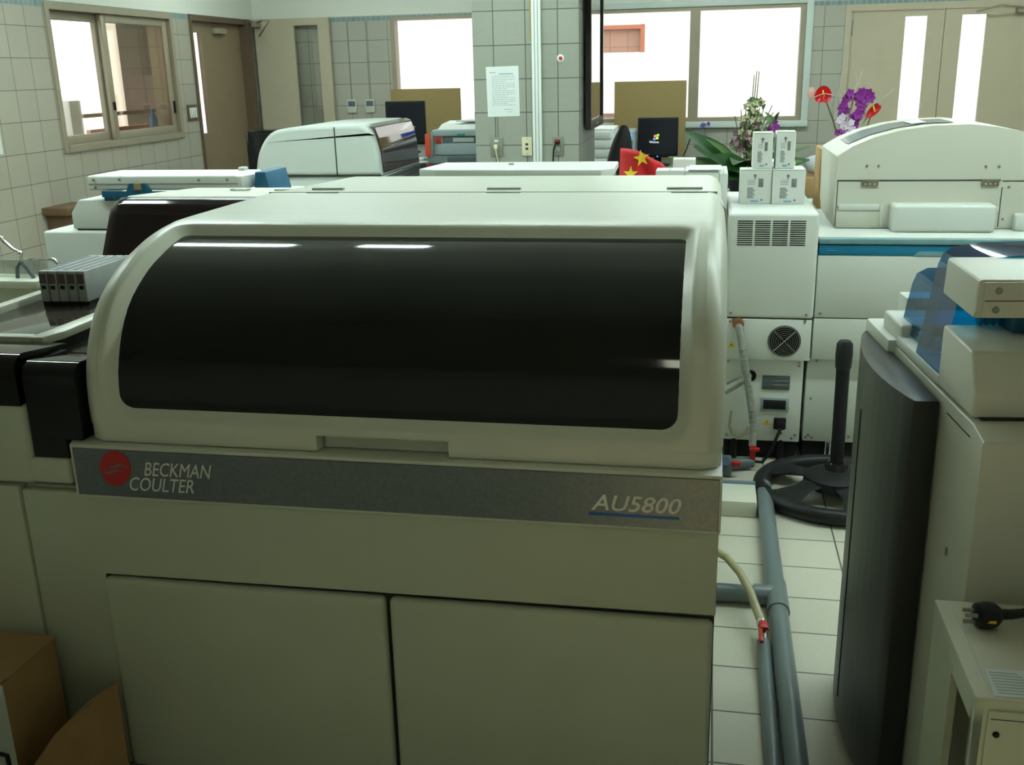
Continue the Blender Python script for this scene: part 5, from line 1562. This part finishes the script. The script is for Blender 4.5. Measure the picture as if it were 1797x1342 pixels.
# ------------------------------------------------------------------ orchids in a vase before the right doors
vs = thing('flower_vase', 'vase of purple and white orchids with red anthuriums before the double door', 'flower arrangement', (.92, 7.0, .8))
VX, VY = .865, 7.0
part('vase', B().lathe([(.05, 0), (.07, .05), (.06, .16), (.045, .22), (.055, .26), (.045, .26)], (VX, VY, .7995), 20), greybox, vs)
b = B()
rn_ = random.Random(9)
def branch(pts, r_):
    b.tube(pts, r_, 6)
top = .80 + .24
for pts in (([VX - .01, VY, top], [VX - .09, VY, 1.20], [VX - .10, VY, 1.32], [VX - .055, VY, 1.43], [VX - .06, VY, 1.49], [VX - .02, VY, 1.545]),
            ([VX - .09, VY, 1.20], [VX - .125, VY, 1.25], [VX - .12, VY, 1.33]),
            ([VX - .095, VY, 1.28], [VX - .06, VY, 1.36], [VX - .065, VY, 1.42]),
            ([VX, VY, top], [VX + .01, VY, 1.25], [VX + .03, VY, 1.40], [VX + .04, VY, 1.46], [VX + .02, VY, 1.53]),
            ([VX + .03, VY, 1.40], [VX + .06, VY, 1.48], [VX + .065, VY, 1.525]),
            ([VX + .01, VY, top], [VX + .07, VY, 1.22], [VX + .13, VY, 1.36], [VX + .13, VY, 1.44], [VX + .09, VY, 1.455]),
            ([VX + .07, VY, 1.22], [VX + .15, VY, 1.31], [VX + .20, VY, 1.33]),
            ([VX + .01, VY, top], [VX + .12, VY, 1.25], [VX + .21, VY, 1.36], [VX + .27, VY, 1.41]),
            ([VX + .02, VY, 1.35], [VX + .085, VY, 1.36], [VX + .10, VY, 1.42]),
            ([VX + .05, VY, 1.18], [VX + .09, VY, 1.27], [VX + .08, VY, 1.33])):
    branch(pts, [.0075 - .0045 * k / (len(pts) - 1) for k in range(len(pts))])
part('twigs', b, palem, vs)
def orchid_spray(path, size, n, seed, m, name):
    rr_ = random.Random(seed); b = B()
    for k in range(n):
        t = k / (n - 1) * (len(path) - 1); i = min(len(path) - 2, int(t)); f_ = t - i
        c_ = Vector(path[i]) * (1 - f_) + Vector(path[i + 1]) * f_ + Vector((rr_.uniform(-.018, .018), rr_.uniform(-.03, .0), rr_.uniform(-.018, .018)))
        a0 = rr_.uniform(0, 2 * PI)
        for q in range(5):
            a = a0 + 2 * PI * q / 5
            b.leaf(c_, c_ + Vector((math.cos(a), -.25, math.sin(a))) * size, size * .42, size * .08, up=(0, -1, .1), n=4)
    return part(name, b, m, vs, angle=80)
orchid_spray([(VX - .055, VY - .03, 1.235), (VX - .03, VY - .03, 1.31), (VX - .02, VY - .03, 1.385)], .030, 12, 2, purple, 'purple_orchids')
orchid_spray([(VX + .02, VY - .03, 1.16), (VX + .04, VY - .03, 1.25), (VX + .075, VY - .03, 1.33), (VX + .115, VY - .03, 1.385), (VX + .05, VY - .03, 1.38)], .032, 24, 4, purple, 'purple_orchids')
orchid_spray([(VX - .05, VY - .05, 1.25), (VX - .01, VY - .05, 1.18), (VX - .02, VY - .05, 1.10)], .026, 8, 6, whitefl, 'white_orchids')
orchid_spray([(VX + .02, VY - .05, 1.21), (VX + .03, VY - .05, 1.15), (VX + .0, VY - .05, 1.10)], .024, 7, 7, whitefl, 'white_orchids')
orchid_spray([(VX - .06, VY - .04, 1.15), (VX - .03, VY - .05, 1.17), (VX + .005, VY - .05, 1.15)], .020, 6, 12, purple, 'purple_orchids')
b = B()
for tx, tz in ((-.03, 1.43), (-.005, 1.41), (-.05, 1.40)):
    b.leaf((VX - .02, VY, 1.30), (VX + tx, VY, tz), .012, .01, n=6)
part('green_leaves', b, leafm, vs)
def anthurium(cx_, cz_, w, h, tilt, name='red_anthurium'):
    b = B()
    n = 28; out = []
    for k in range(n):
        a = 2 * PI * k / n
        x = w * .5 * math.sin(a) * (1 + .12 * math.cos(a)); z = h * .5 * (math.cos(a) * (1 - .28 * max(0, math.cos(a)) * (1 - abs(math.sin(a))) ** 2))
        out.append((x * math.cos(tilt) - z * math.sin(tilt), x * math.sin(tilt) + z * math.cos(tilt)))
    vv = []
    for s, dy in ((1, 0), (.6, .012), (.25, .018)): vv.append([b.bm.verts.new((cx_ + x * s, VY - .04 + dy, cz_ + z * s)) for x, z in out])
    c_ = b.bm.verts.new((cx_, VY - .02, cz_))
    for A, D in zip(vv, vv[1:]):
        for k in range(n): b.bm.faces.new((A[k], A[(k + 1) % n], D[(k + 1) % n], D[k]))
    for k in range(n): b.bm.faces.new((vv[-1][k], vv[-1][(k + 1) % n], c_))
    o = part(name, b, redfl, vs, angle=80)
    sp = B(); sp.tube([(cx_ - .006, VY - .045, cz_ + .030), (cx_, VY - .052, cz_ + .01), (cx_ + .006, VY - .045, cz_ - .008)], [.004, .006, .003], 8)
    part('spadix', sp, flagyel, o)
    return o
anthurium(VX - .165, 1.385, .105, .115, PI, 'red_anthurium')
anthurium(VX + .150, 1.285, .055, .115, -.75, 'red_anthurium')
b = B(); b.tube([(VX - .02, VY, top), (VX - .10, VY - .01, 1.25), (VX - .155, VY - .025, 1.37)], .004, 6); b.tube([(VX + .02, VY, top), (VX + .12, VY - .01, 1.18), (VX + .142, VY - .025, 1.27)], .004, 6)
part('flower_stalks', b, stemm, vs)
b = B(); b.ball((VX - .238, VY - .03, 1.398), .034, .75, .5, 1.15, 2)
part('pink_wrapping', b, pinkwr, vs)
b = B(); b.tube([(VX - .23, VY - .065, 1.37), (VX - .165, VY - .06, 1.395), (VX - .11, VY - .055, 1.385)], .003, 6)
part('ribbon', b, pinkwr, vs)
